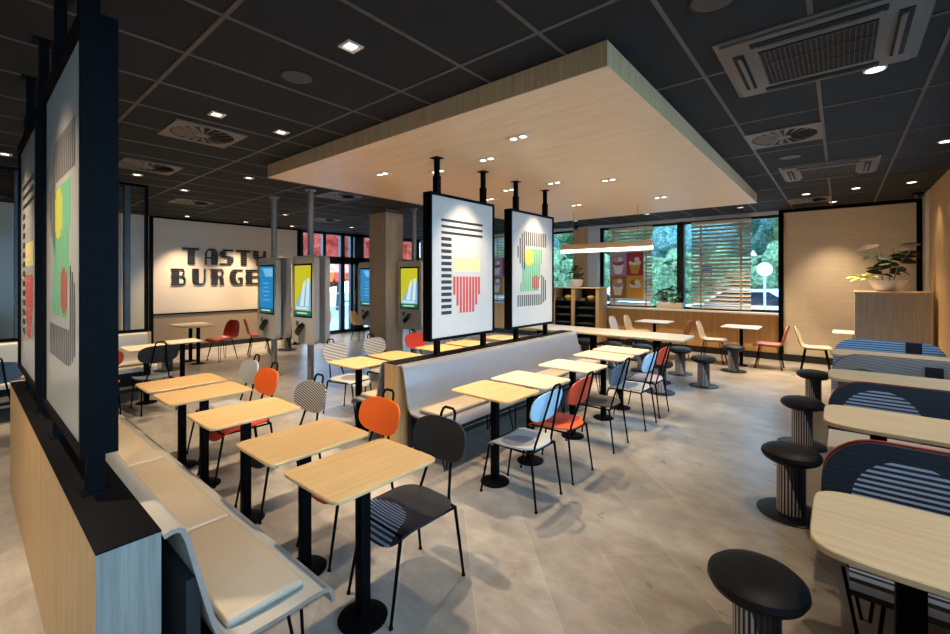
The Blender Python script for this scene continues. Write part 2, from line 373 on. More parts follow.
# ------------------------------------------------------------------ lettered wall sign
def glyph(ch, v):
    """horizontal runs (u0, u1) of a letter at height v (0 bottom .. 1 top)"""
    q = lambda a: math.sqrt(max(0, 1-a*a))
    if ch == 'T': return [(0, 1)] if v > .85 else [(.32, .74)]
    if ch == 'A':
        x0 = .08+.42*(1-q((v-.55)/.45)) if v > .55 else .08
        x1 = 1-.3*(1-q((v-.55)/.45)) if v > .55 else 1
        if v > .87 or .38 < v < .47: return [(x0, x1)]
        return [(x0, x0+.13), (.52, x1)]
    if ch == 'S':
        if v > .86: return [(.22, .95)]
        if v > .5:
            a = .02+.28*(1-q((v-.72)/.28)); return [(a, a+.42+(.5*(.6-v)/.1 if v < .6 else 0))]
        if v > .14:
            b = .98-.28*(1-q((v-.3)/.3)); return [(b-.42-(.5*(v-.42)/.08 if v > .42 else 0), b)]
        return [(.02, .80)]
    if ch == 'Y':
        if v > .5: return [(.02, .42+.04*(1-v)), (.80-.1*(1-v)*2, .98)] if v > .62 else [(.06, .94)]
        if v > .42: return [(.14, .86)]
        return [(.28, .70)]
    if ch == 'B':
        m = v-.52 if v > .52 else .52-v; c = .24
        b = .95-.18*(1-q(min(1, abs(m-c)/c))) - (.07 if v > .52 else 0)
        if v > .9 or v < .1 or abs(v-.52) < .05: return [(0, b)]
        return [(.05, .52), (b-.13, b)]
    if ch == 'U':
        if v < .30:
            k = 1-q((.30-v)/.30); return [(.02+.3*k, .96-.3*k)] if v < .1 else [(.02+.3*k, .48+.06*k), (.84-.25*k, .96-.3*k)]
        return [(.02, .48), (.84, .96)]
    if ch == 'R':
        b = .95-.2*(1-q(min(1, abs(v-.74)/.26)))
        if v > .9 or .46 < v < .56: return [(0, b)]
        if v > .5: return [(.05, .52), (b-.13, b)]
        return [(.05, .52), (.66+.1*(.46-v), .92+.14*(.46-v))]
    if ch == 'G':
        a = .02+.35*(1-q((v-.5)/.5))
        if v > .9 or v < .1: return [(a, .98)]
        if v < .46: return [(a, a+.44), (.78, .98)] if v < .36 else [(a, a+.44), (.62, .98)]
        return [(a, a+.44)]
    if ch == 'E': return [(0, 1)] if v > .87 or v < .13 or .46 < v < .57 else [(.03, .50)]
ws = empty('wall_lettering', (XL, 4.2, 1.5), 0, 'black striped lettering reading TASTY BURGER on the cream tiled wall', 'wall sign')
rows = [('TASTY', [(3.35, 3.70), (3.80, 4.11), (4.15, 4.48), (4.53, 4.88), (4.94, 5.29)], 2.01, 2.40), ('BURGER', [(3.13, 3.44), (3.55, 3.85), (3.95, 4.26), (4.375, 4.70), (4.76, 5.09), (5.16, 5.48)], 1.52, 1.905)]
for word, spans, z0, z1 in rows:
    for ch, (a, b) in zip(word, spans):
        mb = MB(); NB, NS = 8, 4; H = z1-z0; w_ = b-a
        for i in range(NB):
            for k in range(NS):
                lo = (i+k/NS)/NB; hi = (i+(k+1)/NS)/NB
                top = hi-(.018 if k == NS-1 and i < NB-1 else 0)
                for u0, u1 in glyph(ch, (lo+hi)/2):
                    mb.box(0, .02, a+u0*w_-4.2, a+u1*w_-4.2, z0+lo*H-1.5, z0+top*H-1.5)
        mb.build('letter', 'text_black', ws, False)

# ------------------------------------------------------------------ dividers, benches and hanging signs
def divider(x0, x1, y0, y1, h, label, cap_axis):
    d = empty('divider_wall', ((x0+x1)/2, (y0+y1)/2, 0), 0, label, 'low divider wall', 'low divider walls behind the benches')
    hx_, hy_ = (x1-x0)/2, (y1-y0)/2
    MB().box(-hx_, hx_, -hy_, hy_, .06, h-.006).build('body', 'oak_panel', d, False)
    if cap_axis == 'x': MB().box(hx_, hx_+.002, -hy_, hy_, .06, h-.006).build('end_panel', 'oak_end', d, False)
    MB().box(-hx_+.02, hx_-.02, -hy_+.02, hy_-.02, 0, .06).build('plinth', 'baseboard', d, False)
    MB().box(-hx_, hx_+(.002 if cap_axis == 'x' else 0), -hy_-.001, hy_+.001, h-.006, h, .001).build('top_board', 'black_top', d)
    return d
divider(-4.8, -1.617, .25, .405, .88, 'low oak divider wall with black top at the left foreground', 'x')
divider(-3.27, -3.09, 2.57, 5.95, .88, 'low oak divider wall between the centre benches under the two hanging signs', 'y')
divider(-8.1, -7.92, -1.6, 1.86, .88, 'low divider wall under the black louvred screen by the lettered wall', 'y')

def bench(name, L, segs, loc, rz, label, endcap=False, sm='shell'):
    """local: runs along +x from 0 to L, divider face at y=0, seat towards +y"""
    b = empty(name, loc, rz, label, 'bench', 'upholstered benches against the low dividers')
    prof = [(.002, .866), (.022, .872), (.044, .872), (.062, .860), (.076, .825), (.095, .74), (.115, .64), (.134, .55), (.150, .495), (.178, .468), (.23, .458), (.35, .456), (.47, .460), (.515, .458), (.54, .443), (.553, .413), (.556, .388)]
    th = .016; n = len(prof); inner = []
    for i, (a, z) in enumerate(prof):
        p0, p1 = prof[max(i-1, 0)], prof[min(i+1, n-1)]
        t = Vector((p1[0]-p0[0], p1[1]-p0[1])).normalized(); inner.append((a+t.y*th, z-t.x*th))
    m = MB()
    for i in range(n-1):
        for P in (prof, inner):
            m.quad((0, *P[i]), (0, *P[i+1]), (L, *P[i+1]), (L, *P[i]))
    bmesh.ops.remove_doubles(m.bm, verts=m.bm.verts[:], dist=1e-5)
    m.quad((0, *prof[0]), (L, *prof[0]), (L, *inner[0]), (0, *inner[0])); m.quad((0, *prof[-1]), (L, *prof[-1]), (L, *inner[-1]), (0, *inner[-1]))
    m.mi = 1
    for xx in (0, L):
        for i in range(n-1): m.quad((xx, *prof[i]), (xx, *prof[i+1]), (xx, *inner[i+1]), (xx, *inner[i]))
    m.build('seat_shell', [sm, 'edge_ply'], b, ang=60)
    x = segs[0]
    for s0, s1 in zip(segs, segs[1:]):
        MB().box(s0+.006, s1-.006, .20, .475, .4605, .50, .017, 3).build('seat_cushion', 'cushion', b)
    MB().box(.06, L-.06, .06, .10, .12, .70).build('back_support', 'vent_dark', b, False)
    MB().box(.1, L-.1, .12, .46, .385, .41).build('under_frame', 'black_metal', b, False)
    x = .12
    while x < L:
        for yy, dy in ((.16, -.03), (.44, .05)):
            MB().tube([(x-.07, yy, .39), (x-.012, yy+dy, .01), (x+.012, yy+dy, .01), (x+.07, yy, .39)], .007, 6).build('leg', 'black_metal', b)
        x += (L-.24)/max(1, round((L-.24)/1.1))-.0001
    if endcap:
        poly = [(.003, 0), (.003, .80)]+[(a-.002, z-.01) for a, z in prof[2:9]]+[(.12, 0)]
        poly = [(.003, .0), (.003, .82), (.04, .84), (.062, .78), (.09, .64), (.115, .5), (.12, 0)]
        MB().prism(poly, -.02, -.002, 0).build('end_panel', 'oak_grey', b, False)
    return b
bench('bench', 3.36, [0.02, .78, 1.85, 2.92, 3.34][:4]+[3.34], (-1.53, .405, 0), 0, 'long beige upholstered bench at the left foreground in front of the oak divider')
COL.objects  # left bench must run towards -x: mirrored by placing its origin at the far end
lb = [o for o in COL.objects if o.name == 'bench'][0]; lb.location = (-4.89, .405, 0)
for ch in lb.children:
    if ch.name.startswith('seat_shell'):
        for v in ch.data.vertices:
            if v.co.x > 3.3: v.co.x -= .075*min(1, max(0, (v.co.z-.47)/.3))
for ch in lb.children:
    if ch.name.startswith('seat_cushion'): bpy.data.objects.remove(ch)
for s0, s1 in ((.03, .4), (.4, 1.5), (1.5, 2.58), (2.58, 3.30)):
    MB().box(s0+.006, s1-.006, .18, .465, .4595, .495, .018, 3).build('seat_cushion', 'cushion', lb)
bench('bench', 3.37, [.05, .9, 1.75, 2.6, 3.3], (-3.088, 5.95, 0), -PI/2, 'shade toned shell bench in the middle facing the row with the light blue chair', True, 'shell_shaded')
bench('bench', 3.37, [.05, .9, 1.75, 2.6, 3.3], (-3.272, 2.58, 0), PI/2, 'shade toned shell bench behind the centre divider facing the ordering kiosks', False, 'shell_shaded')
bench('bench', 3.3, [.05, 1.1, 2.2, 3.2], (-7.918, 1.8, 0), -PI/2, 'pale shell bench under the louvred screen at the far left')

def stripes_f(mb):
    """mb draws quads (u0,u1,v0,v1,mi)"""
    for v in (.823, .78, .737): mb(.16, .80, v-.009, v+.009, 0)
    for k in range(13):
        v = .694-k*.0425; mb(.16, .307, v-.012, v+.012, 0)
    n = 10
    for k in range(n):
        u = .344+k*.0425; mb(u, u+.026, .471, .569, 1)
    n = 9
    for k in range(n):
        u = .33+k*.049; t = abs((u+.018)-.545)/.23; lo = .175+.24*max(0, t-.45)**1.2*1.6; mb(u, u+.034, lo, .435, 2)
def stripes_s(mb):
    k = 0; u = .15
    while u < .83:
        wd = .025
        if u < .30:
            q = ((.30-u)/.15)**2; mb(u, u+wd, .50+.10*q, .83-.13*q, 0)
        else: mb(u, u+wd, .705, .83, 0)
        if u < .62: mb(u, u+wd, .183, .28, 0)
        else:
            q = ((u-.62)/.21)**2; mb(u, u+wd, .183+.06*q, .465-.09*q if u > .66 else .28, 0)
        u += .0455; k += 1
    u = .215
    while u < .73:
        c_ = u+.012; top = .685 if c_ > .32 else .33+(c_-.21)/.11*.35; bot = .31 if c_ < .625 else .315+(c_-.625)/.113*.36
        cuts = []
        for cu, cv, ru, rv, mi in ((.40, .61, .12, .075, 3), (.55, .385, .10, .065, 4)):
            if abs(c_-cu) < ru:
                h_ = rv*math.sqrt(1-((c_-cu)/ru)**2); cuts.append((cv-h_, cv+h_, mi))
        cuts.sort(); v = bot
        for a0, a1, mi in cuts:
            a0, a1 = max(a0, bot), min(a1, top)
            if a1 <= a0: continue
            if a0 > v: mb(u, u+.026, v, a0, 2)
            mb(u, u+.034, a0, a1, mi); v = a1
        if top > v: mb(u, u+.026, v, top, 2)
        u += .043

def hanging_sign(loc, rz, art, label, ztop, poles=(.146, .903), W=1.055, zfoot=.88, z1=2.54, ft=.028, feet=None):
    """local: x = width 0..W, visible face at y=0 looking to -y, thickness towards +y; z absolute"""
    s = empty('hanging_sign', (*loc, 0), rz, label, 'sign', 'framed hanging signs above the dividers')
    T = .105; z0 = 1.03; fr = .028
    m = MB()
    m.box(0, fr, 0, T, z0, z1); m.box(W-fr, W, 0, T, z0, z1); m.box(fr, W-fr, 0, T, z0, z0+fr); m.box(fr, W-fr, 0, T, z1-ft, z1)
    m.box(0, .003, -.003, 0, z0, z1)
    m.build('frame', 'black_metal', s, False)
    MB().box(fr, W-fr, .012, T-.012, z0+fr, z1-ft).build('panel', 'sign_face', s, False)
    a = MB()
    def mb(u0, u1, v0, v1, mi):
        a.mi = mi; a.box(u0*W, u1*W, .0117, .012, z0+v0*1.51, z0+v1*1.51)
    if art == 'F': stripes_f(mb); a.build('artwork', ['ink', 'ink_yellow', 'ink_red'], s, False)
    else: stripes_s(mb); a.build('artwork', ['ink', 'ink', 'ink_green', 'ink_lime', 'ink_brown'], s, False)
    for px in poles:
        q = MB(); q.box(px-.022, px+.022, T/2-.022, T/2+.022, z1, ztop-.008); q.box(px-.03, px+.03, T/2-.03, T/2+.03, z1, z1+.18); q.box(px-.05, px+.05, T/2-.05, T/2+.05, ztop-.008, ztop)
        q.build('hanging_pole', 'black_metal', s, False)
    for px in (feet or poles):
        q = MB(); q.box(px-.025, px+.025, T/2-.025, T/2+.025, zfoot, z0); q.box(px-.04, px+.04, T/2-.04, T/2+.04, zfoot, zfoot+.006); q.build('foot_post', 'black_metal', s, False)
    return s
# centre pair: face towards +x ; local x -> +y, local -y -> +x  => rz = +90deg
hanging_sign((-3.13, 3.028), PI/2, 'F', 'black framed hanging sign with striped letter F and fries, nearer of the centre pair', 2.91)
hanging_sign((-3.13, 4.418), PI/2, 'S', 'black framed hanging sign with a striped letter S, farther one of the centre pair', 2.91, (.18, .90))
hanging_sign((-3.08, .272), 0, 'S', 'black framed hanging sign with a striped letter S, large in the left foreground', CZ, (.12, .85), z1=2.61, ft=.07, feet=(.12, .975))
hanging_sign((-4.47, .272), 0, 'F', 'black framed hanging sign with a striped letter F, at the left picture edge', CZ, (.12, .85), z1=2.61, ft=.07)

# louvred screen above the far-left divider
ls = empty('louvre_screen', (-8.01, 0, .88), 0, 'black framed glass screen with vertical louvres above the far left divider', 'screen')
MB().box(-.03, .03, -1.6, -1.56, 0, CZ-.88).box(-.03, .03, 1.80, 1.84, 0, CZ-.88).box(-.03, .03, -1.56, 1.80, CZ-.92, CZ-.88).box(-.03, .03, -1.56, 1.80, 0, .03).build('frame', 'black_metal', ls, False)
m = MB()
for k in range(14): m.box(-.05, .05, 1.55-k*.22, 1.62-k*.22, .03, CZ-.92)
m.build('louvre', 'partition_panel', ls, False)
MB().box(-.066, -.06, -1.56, 1.8, .03, CZ-.92).build('glass_pane', 'glass_clear', ls, False)

# ------------------------------------------------------------------ tables
def top_plate(a, b, z, th, n=13):
    m = MB(); N = 96; rings = []
    e = .004
    for k, zz, ins in ((0, z-th, e), (1, z-th+e, 0), (2, z-e, 0), (3, z, e)):
        rings.append([m.bm.verts.new((*sup(2*PI*i/N+PI/N, a-ins, b-ins, n), zz)) for i in range(N)])
    for A, B in zip(rings, rings[1:]):
        for i in range(N): m._f([A[i], A[(i+1) % N], B[(i+1) % N], B[i]])
    m._f(rings[0][::-1]); m._f(rings[-1]); return m
def ped_mesh(): return MB().box(-.028, .028, -.028, .028, .02, .715, .006).mesh('pedestal', 'black_metal')
def plate_mesh(): return MB().box(-.13, .13, -.1, .1, .715, .7285).mesh('mounting_plate', 'black_metal', False)
def base_mesh(): return MB().lathe([(0, 0), (.118, 0), (.12, .006), (.112, .012), (.05, .02), (0, .022)], 32).mesh('base', 'black_metal')
def small_table(x, y, sx, sy, label, topm, group, pedx=(0,), h=.75):
    t = empty('dining_table', (x, y, 0), 0, label, 'table', group)
    o = link('tabletop', cached(('top', sx, sy), lambda: top_plate(sx/2, sy/2, .75, .018).mesh('tabletop', 'oak')), t); omat(o, topm)
    for px in pedx:
        link('pedestal', cached('ped', ped_mesh), t, (px, 0, 0)); link('base', cached('base', base_mesh), t, (px, 0, 0)); link('mounting_plate', cached('plate', plate_mesh), t, (px, 0, 0))
    return t
G1 = 'small oak tables along the left foreground bench'
for x, lab in ((-1.79, 'small oak table nearest the camera, in front of the dark striped chair'), (-2.345, 'small oak table second from the camera along the left bench'),
               (-3.14, 'small oak table third from the camera along the left bench'), (-3.93, 'small brightly lit oak table fourth along the left bench'), (-4.47, 'small oak table at the far end of the left bench')):
    small_table(x, 1.275, .455, .595, lab, 'oak', G1)
G2 = 'small tables along the centre bench'
for y, lab in ((2.83, 'small oak table by the light blue chair at the near end of the centre bench'), (3.36, 'small pale table beside the red and orange chair at the centre bench'),
               (4.18, 'small pale table by the slate chair, middle of the centre bench row'), (4.96, 'small pale table fourth along the centre bench'), (5.50, 'small pale table at the far end of the centre bench')):
    small_table(-2.165, y, .60, .465, lab, 'oak' if y < 3 else 'oak_pale', G2)
G3 = 'small tables on the kiosk side of the centre divider'
for y, lab in ((2.83, 'small oak table in front of the pale striped chair near the kiosks'), (3.37, 'small oak table behind the divider end, second on the kiosk side'),
               (4.12, 'small oak table beside the red chair behind the first hanging sign'), (4.68, 'small oak table seen under the first hanging sign, fourth on the kiosk side'), (5.46, 'small oak table seen under the second hanging sign on the kiosk side')):
    small_table(-4.05, y, .56, .465, lab, 'oak', G3)
small_table(-9.85, 3.02, .95, .6, 'oak table with two pedestals in front of the lettered wall', 'oak_x', 'tables near the lettered wall', (-.22, .22))
small_table(-7.12, 1.62, .56, .47, 'small pale table in front of the bench under the louvred screen', 'oak_pale', 'tables near the lettered wall')
small_table(-7.12, .95, .56, .47, 'small pale table mostly hidden behind the left foreground sign', 'oak_pale', 'tables near the lettered wall')
small_table(-7.42, 2.12, .42, .42, 'small pale table just past the end of the louvred screen', 'oak_pale', 'tables near the lettered wall')
small_table(-10.6, 5.5, .9, .55, 'oak table by the wall behind the left kiosks', 'oak_x', 'tables near the lettered wall')
G4 = 'square white topped tables under the big window'
small_table(-3.07, 9.68, .66, .66, 'white topped table under the poster blind by the window', 'white_top', G4)
small_table(-1.45, 9.68, .62, .66, 'white topped table under the large slatted blind', 'white_top', G4)
small_table(.2, 9.86, .60, .6, 'white topped table in front of the cream tiled wall', 'white_top', G4)

# long shared table
t = empty('long_table', (-3.35, 7.25, 0), 0, 'long pale shared table under the glowing linear lamp', 'table')
top_plate(1.57, .41, .75, .03, 14).build('tabletop', 'oak_pale', t)
for px in (-1.1, 0, 1.1):
    MB().box(px-.05, px+.05, -.05, .05, .02, .72, .006).build('leg', 'black_metal', t); MB().lathe([(0, 0), (.2, 0), (.2, .008), (.06, .02), (0, .022)], 32, (px, 0)).build('base', 'black_metal', t)

# booth tables
def booth_table(y, label, h=.75):
    t = empty('booth_table', (.49, y, 0), 0, label, 'table', 'long oak booth tables at the right')
    o = link('tabletop', cached('boothtop', lambda: top_plate(.575, .29, .75, .026, 7).mesh('tabletop', 'oak_x')), t)
    for px in (-.30, .30):
        link('leg', cached('boothleg', lambda: MB().box(-.04, .04, -.03, .03, .015, .724, .005).mesh('leg', 'black_metal')), t, (px, 0, 0))
        link('foot_plate', cached('boothfoot', lambda: MB().box(-.07, .07, -.2, .2, 0, .015, .004).mesh('foot_plate', 'black_metal')), t, (px, 0, 0))
for y, lab in ((2.15, 'oak booth table nearest the camera at the lower right'), (3.82, 'oak booth table second from the camera at the right'), (5.46, 'oak booth table third from the camera at the right'), (7.1, 'oak booth table farthest away, before the light blue striped bench')):
    booth_table(y, lab)

# booth benches: back panel with rounded corners, seat, legs. local: faces -y, panel plane y=0, x centred
def rrect(x0, x1, z0, z1, r, n=8):
    pts = [(x0, z0), (x1, z0)]
    for cx, cz, a0 in ((x1-r, z1-r, 0), (x0+r, z1-r, PI/2)):
        for k in range(n+1):
            a = a0+PI/2*k/n; pts.append((cx+r*math.cos(a), cz+r*math.sin(a)))
    return pts
def booth_bench(y, rz, panel, seat, label, patch=None, L=.55):
    b = empty('booth_bench', (.48, y, 0), rz, label, 'bench', 'wide two seat booth benches at the right')
    m = MB(); pts = rrect(-.555, .555, .36, .842, .235); m.prism(pts, 0, .022, 1)
    o = m.build('backrest', [panel], b, ang=40)
    for v in o.data.vertices: v.co.y += (v.co.z-.36)*.13
    m = MB(); seatp = []
    N = 10
    prof = [(-.01, .455), (-.06, .44), (-.2, .432), (-.38, .438), (-.455, .43), (-.49, .40), (-.5, .37)]
    for i in range(len(prof)-1):
        (a, z), (c_, z2) = prof[i], prof[i+1]
        for dz in (0, -.015): m.quad((-L, a, z+dz), (L, a, z+dz), (L, c_, z2+dz), (-L, c_, z2+dz))
        for xx in (-L, L): m.quad((xx, a, z), (xx, c_, z2), (xx, c_, z2-.015), (xx, a, z-.015))
    m.quad((-L, *prof[-1]), (L, *prof[-1]), (L, prof[-1][0], prof[-1][1]-.015), (-L, prof[-1][0], prof[-1][1]-.015))
    bmesh.ops.remove_doubles(m.bm, verts=m.bm.verts[:], dist=1e-5)
    m.build('seat', seat, b, ang=50)
    MB().box(-.46, .46, -.36, -.33, .40, .42).box(-.5, .5, -.09, -.06, .40, .42).build('seat_frame', 'black_metal', b, False)
    for sx in (-1, 1):
        for yy, dy in ((-.385, -.03), (-.075, .02)):
            MB().tube([(sx*.47, yy, .405), (sx*.40, yy+dy, .012), (sx*.37, yy+dy, .012), (sx*.33, yy, .405)], .008, 6).build('leg', 'black_metal', b)
    if patch: 
        pm = MB().box(patch[0], patch[1], -.004, -.0005, patch[2], patch[3]).build('dark_patch', 'partition_panel', b, False)
        for v in pm.data.vertices: v.co.y += (v.co.z-.36)*.13
booth_bench(2.87, 0, 'booth_navy', 'booth_seat', 'navy booth bench with a striped circle behind the nearest booth table', L=.45)
booth_bench(3.07, PI, 'booth_red', 'beige_shell', 'red backed booth bench with tan seat facing the second booth table')
booth_bench(4.52, 0, 'booth_navy_b', 'beige_shell', 'dark blue booth bench with a pale striped disc behind the second booth table')
booth_bench(4.72, PI, 'booth_red', 'beige_shell', 'red backed booth bench facing the third booth table')
booth_bench(6.17, 0, 'booth_taupe', 'pinkgrey', 'taupe patterned booth bench with a dark block behind the third booth table', (.17, .30, .62, .78))
booth_bench(6.37, PI, 'booth_red', 'beige_shell', 'red backed booth bench facing the farthest booth table')
booth_bench(7.83, 0, 'booth_blue', 'booth_seat', 'light blue striped booth bench with a dark block, farthest in the right row', (.17, .32, .70, .836))

# ------------------------------------------------------------------ round stools
def stool_parts():
    seat = MB().lathe([(0, .36), (.088, .362), (.14, .372), (.168, .39), (.180, .413), (.176, .436), (.152, .457), (.106, .469), (.05, .475), (0, .476)], 40).mesh('seat_cushion', 'leather_black')
    dr = MB().lathe([(.086, .012), (.086, .365)], 48).mesh('drum', 'drum')
    bs = MB().lathe([(0, 0), (.205, 0), (.207, .006), (.2, .011), (.088, .0125), (0, .0125)], 48).mesh('floor_disc', 'disc_dark')
    return seat, dr, bs
SP = stool_parts()
def stool(x, y, label, group='round stools with striped drums'):
    s = empty('round_stool', (x, y, 0), random.uniform(-.6, .6)+.0, label, 'stool', group)
    for n_, me in zip(('seat_cushion', 'drum', 'floor_disc'), SP): link(n_, me, s)
for x, y, lab in ((-.262, 2.11, 'round black stool with striped drum nearest the camera at the bottom edge'), (-.265, 3.80, 'round black stool at the end of the second booth table'),
                  (-.29, 5.43, 'round black stool at the end of the third booth table'), (-.265, 7.15, 'round black stool at the end of the farthest booth table'),
                  (-1.62, 7.44, 'round black stool at the right end of the long shared table'), (-2.14, 8.12, 'round stool behind the right end of the long shared table'),
                  (-1.47, 9.0, 'round stool in front of the table under the large blind'), (-2.02, 6.62, 'round stool hidden behind the farthest red chair'),
                  (-2.75, 8.0, 'round stool behind the long table, third from its right end'), (-3.3, 7.98, 'round stool behind the long table, fourth from its right end'), (-3.86, 7.96, 'round stool behind the long table near the tray cabinet'),
                  (-3.2, 9.0, 'round stool in front of the table under the poster blind'),
                  (-9.4, 2.45, 'round stool in front of the oak table by the lettered wall'), (-9.9, 4.95, 'round stool near the wall behind the left kiosk pole')):
    stool(x, y, lab)

# ------------------------------------------------------------------ tube chairs
def ch_seat():
    def fn(r, th, side):
        u, v = sup(th, .205*r, .225*r, 3.2); v0 = v
        z = .414+.016*abs(u/.205)**2.5*(1 if v > -.12 else .6)+.012*max(0, v/.225)
        if v < -.13: z -= 1.7*((-.13-v)**1.35); v = v+((-.13-v)*.10)
        return Vector((u, v-.005, z-(.011 if side else 0)))
    return MB().shell(fn, 9, 44).mesh('seat', 'light_grey')
def by(z): return .205+(z-.43)*.27
def ch_back():
    def fn(r, th, side):
        u, w_ = sup(th, .212*r, .111*r, 2.9); z = .728+w_
        if w_ < 0: u *= 1+.35*w_
        return Vector((u, by(z)-.02-.35*u*u*1.6-(0 if side else .011), z))
    return MB().shell(fn, 8, 44).mesh('backrest', 'light_grey')
def ch_rods():
    m = MB()
    def pt(x, z, off=0): return (x, by(z)+off, z)
    pts = [(-.165, .205, .398), (-.125, .205, .402), (-.115, by(.44), .44), (-.082, by(.62), .62), (-.060, by(.79), .79), (-.054, by(.855), .855), (-.046, by(.878), .878), (-.03, by(.888), .888),
           (.03, by(.888), .888), (.046, by(.878), .878), (.054, by(.855), .855), (.060, by(.79), .79), (.082, by(.62), .62), (.115, by(.44), .44), (.125, .205, .402), (.165, .205, .398)]
    return m.tube(pts, .0085, 8).mesh('back_rods', 'black_metal')
def ch_frame():
    return MB().tube([(-.16, -.17, .398), (-.165, .205, .398), (.165, .205, .398), (.16, -.17, .398)], .008, 6, closed=True).mesh('seat_frame', 'black_metal')
def ch_leg(sx, fr):
    a, b = ((sx*.16, -.17, .402), (sx*.178, -.245, .012)) if fr else ((sx*.165, .205, .402), (sx*.18, .258, .012))
    return MB().tube([a, b], [.0095, .0075], 8).tube([b, (b[0], b[1], 0)], .011, 8).mesh('leg', 'black_metal')
def tube_chair(x, y, rz, seatm, backm, label, group):
    c = empty('dining_chair', (x, y, 0), rz, label, 'chair', group)
    o = link('seat', cached('chs', ch_seat), c); omat(o, seatm)
    o = link('backrest', cached('chb', ch_back), c); omat(o, backm)
    link('back_rods', cached('chr', ch_rods), c); link('seat_frame', cached('chf', ch_frame), c)
    for sx in (-1, 1):
        for fr in (0, 1): link('leg', cached(('chl', sx, fr), lambda: ch_leg(sx, fr)), c)
    return c
GA = 'tube chairs facing the left foreground bench'
tube_chair(-1.80, 1.565, -.02, 'pt_dark_seat2', 'pt_dark_back', 'dark striped chair with black tube frame nearest the camera at the front oak table', GA)
tube_chair(-2.40, 1.60, 0, 'red', 'orange', 'chair with bright orange back at the second table of the left bench', GA)
tube_chair(-3.20, 1.55, .05, 'dark_seat', 'pt_weave', 'chair with black and cream woven pattern back at the left bench row', GA)
tube_chair(-3.47, 1.28+.0, 0, 'red', 'orange', 'red orange chair with a dark loop, between the third and fourth left tables', GA)
c = COL.objects['dining_chair.003']; c.location = (-3.98, 1.55, 0)
tube_chair(-4.55, 1.63, -.04, 'light_grey', 'light_grey', 'pale grey chair at the far end table of the left bench', GA)
GB = 'tube chairs facing the centre bench'
R90 = -PI/2
tube_chair(-1.905, 2.81, R90, 'pt_grey_seat', 'pt_blue', 'chair with light blue back and grey seat nearest in the centre row', GB)
tube_chair(-1.905, 3.365, R90, 'pt_red_seat', 'red', 'chair with red back and red orange seat second in the centre row', GB)
tube_chair(-1.905, 4.19, R90, 'dark_seat', 'pt_slate', 'chair with slate blue back and dark seat, middle of the centre row', GB)
tube_chair(-1.885, 5.01, R90, 'light_grey', 'pt_blue', 'chair with light blue back and pale seat, fourth in the centre row', GB)
tube_chair(-1.90, 5.54, R90, 'pinkgrey', 'red', 'chair with red back and pinkish seat at the far end of the centre row', GB)
GC = 'tube chairs on the kiosk side of the centre divider'
tube_chair(-4.68, 3.14, -R90+.25, 'pt_grey_seat', 'pt_light', 'chair with pale diagonal striped back and black loop near the kiosks', GC)
tube_chair(-4.72, 3.76, -R90+.15, 'light_grey', 'pt_light', 'chair with pale striped back beside the brown column', GC)
tube_chair(-4.68, 4.46, -R90, 'red', 'red', 'red chair seen between the column and the first hanging sign', GC)
tube_chair(-4.72, 5.46, -R90, 'slate', 'pt_slate', 'slate chair seen in the gap between the two centre signs', GC)
GD = 'tube chairs by the far left bench'
tube_chair(-6.72, 1.60, R90, 'slate', 'pt_dark_back', 'dark blue backed chair seen from behind, beside the left foreground sign', GD)
tube_chair(-6.75, 1.05, R90, 'red', 'red', 'red chair half hidden by the left foreground sign edge', GD)
tube_chair(-6.62, .22, R90, 'dark_seat', 'pt_slate', 'dark patterned chair at the left picture edge', GD)

# ------------------------------------------------------------------ shell chairs (one-piece, hairpin legs)
def shell_mesh():
    prof = [(-.215, .405), (-.205, .43), (-.17, .442), (0, .436), (.12, .436), (.18, .45), (.215, .49), (.235, .56), (.26, .66), (.285, .75), (.30, .80)]
    wd = [.17, .19, .2, .2, .2, .205, .21, .21, .20, .165, .09]
    m = MB(); rows = {0: [], 1: []}; N = 10
    for side in (0, 1):
        for i, (y, z) in enumerate(prof):
            p0, p1 = prof[max(i-1, 0)], prof[min(i+1, len(prof)-1)]; t = Vector((p1[0]-p0[0], p1[1]-p0[1])).normalized(); nx, nz = -t.y, t.x
            row = []
            for k in range(N+1):
                u = -1+2*k/N; lift = .03*u*u; off = -.012 if side else 0
                row.append(m.bm.verts.new((u*wd[i], y+nx*(lift+off), z+nz*(lift+off))))
            rows[side].append(row)
        R = rows[side]
        for i in range(len(prof)-1):
            for k in range(N): m._f([R[i][k], R[i][k+1], R[i+1][k+1], R[i+1][k]])
    A, B = rows[0], rows[1]
    for k in range(N): m._f([A[0][k], A[0][k+1], B[0][k+1], B[0][k]]); m._f([A[-1][k], A[-1][k+1], B[-1][k+1], B[-1][k]])
    for i in range(len(prof)-1):
        for k in (0, N): m._f([A[i][k], A[i+1][k], B[i+1][k], B[i][k]])
    return m.mesh('seat_shell', 'beige_shell', ang=50)
def hair(sx, sy): return MB().tube([(sx*.13, sy*.13, .432), (sx*.185, sy*.2, .008), (sx*.165, sy*.215, .008), (sx*.07, sy*.15, .432)], .006, 6).mesh('leg', 'black_metal')
def shell_chair(x, y, rz, mat, label, group='one piece shell chairs'):
    c = empty('shell_chair', (x, y, 0), rz, label, 'chair', group)
    o = link('seat_shell', cached('shellc', shell_mesh), c); omat(o, mat)
    link('seat_frame', cached('shf', lambda: MB().tube([(-.13, -.13, .428), (-.13, .13, .428), (.13, .13, .428), (.13, -.13, .428)], .006, 6, closed=True).mesh('seat_frame', 'black_metal')), c)
    for sx in (-1, 1):
        for sy in (-1, 1): link('leg', cached(('hair', sx, sy), lambda: hair(sx, sy)), c)
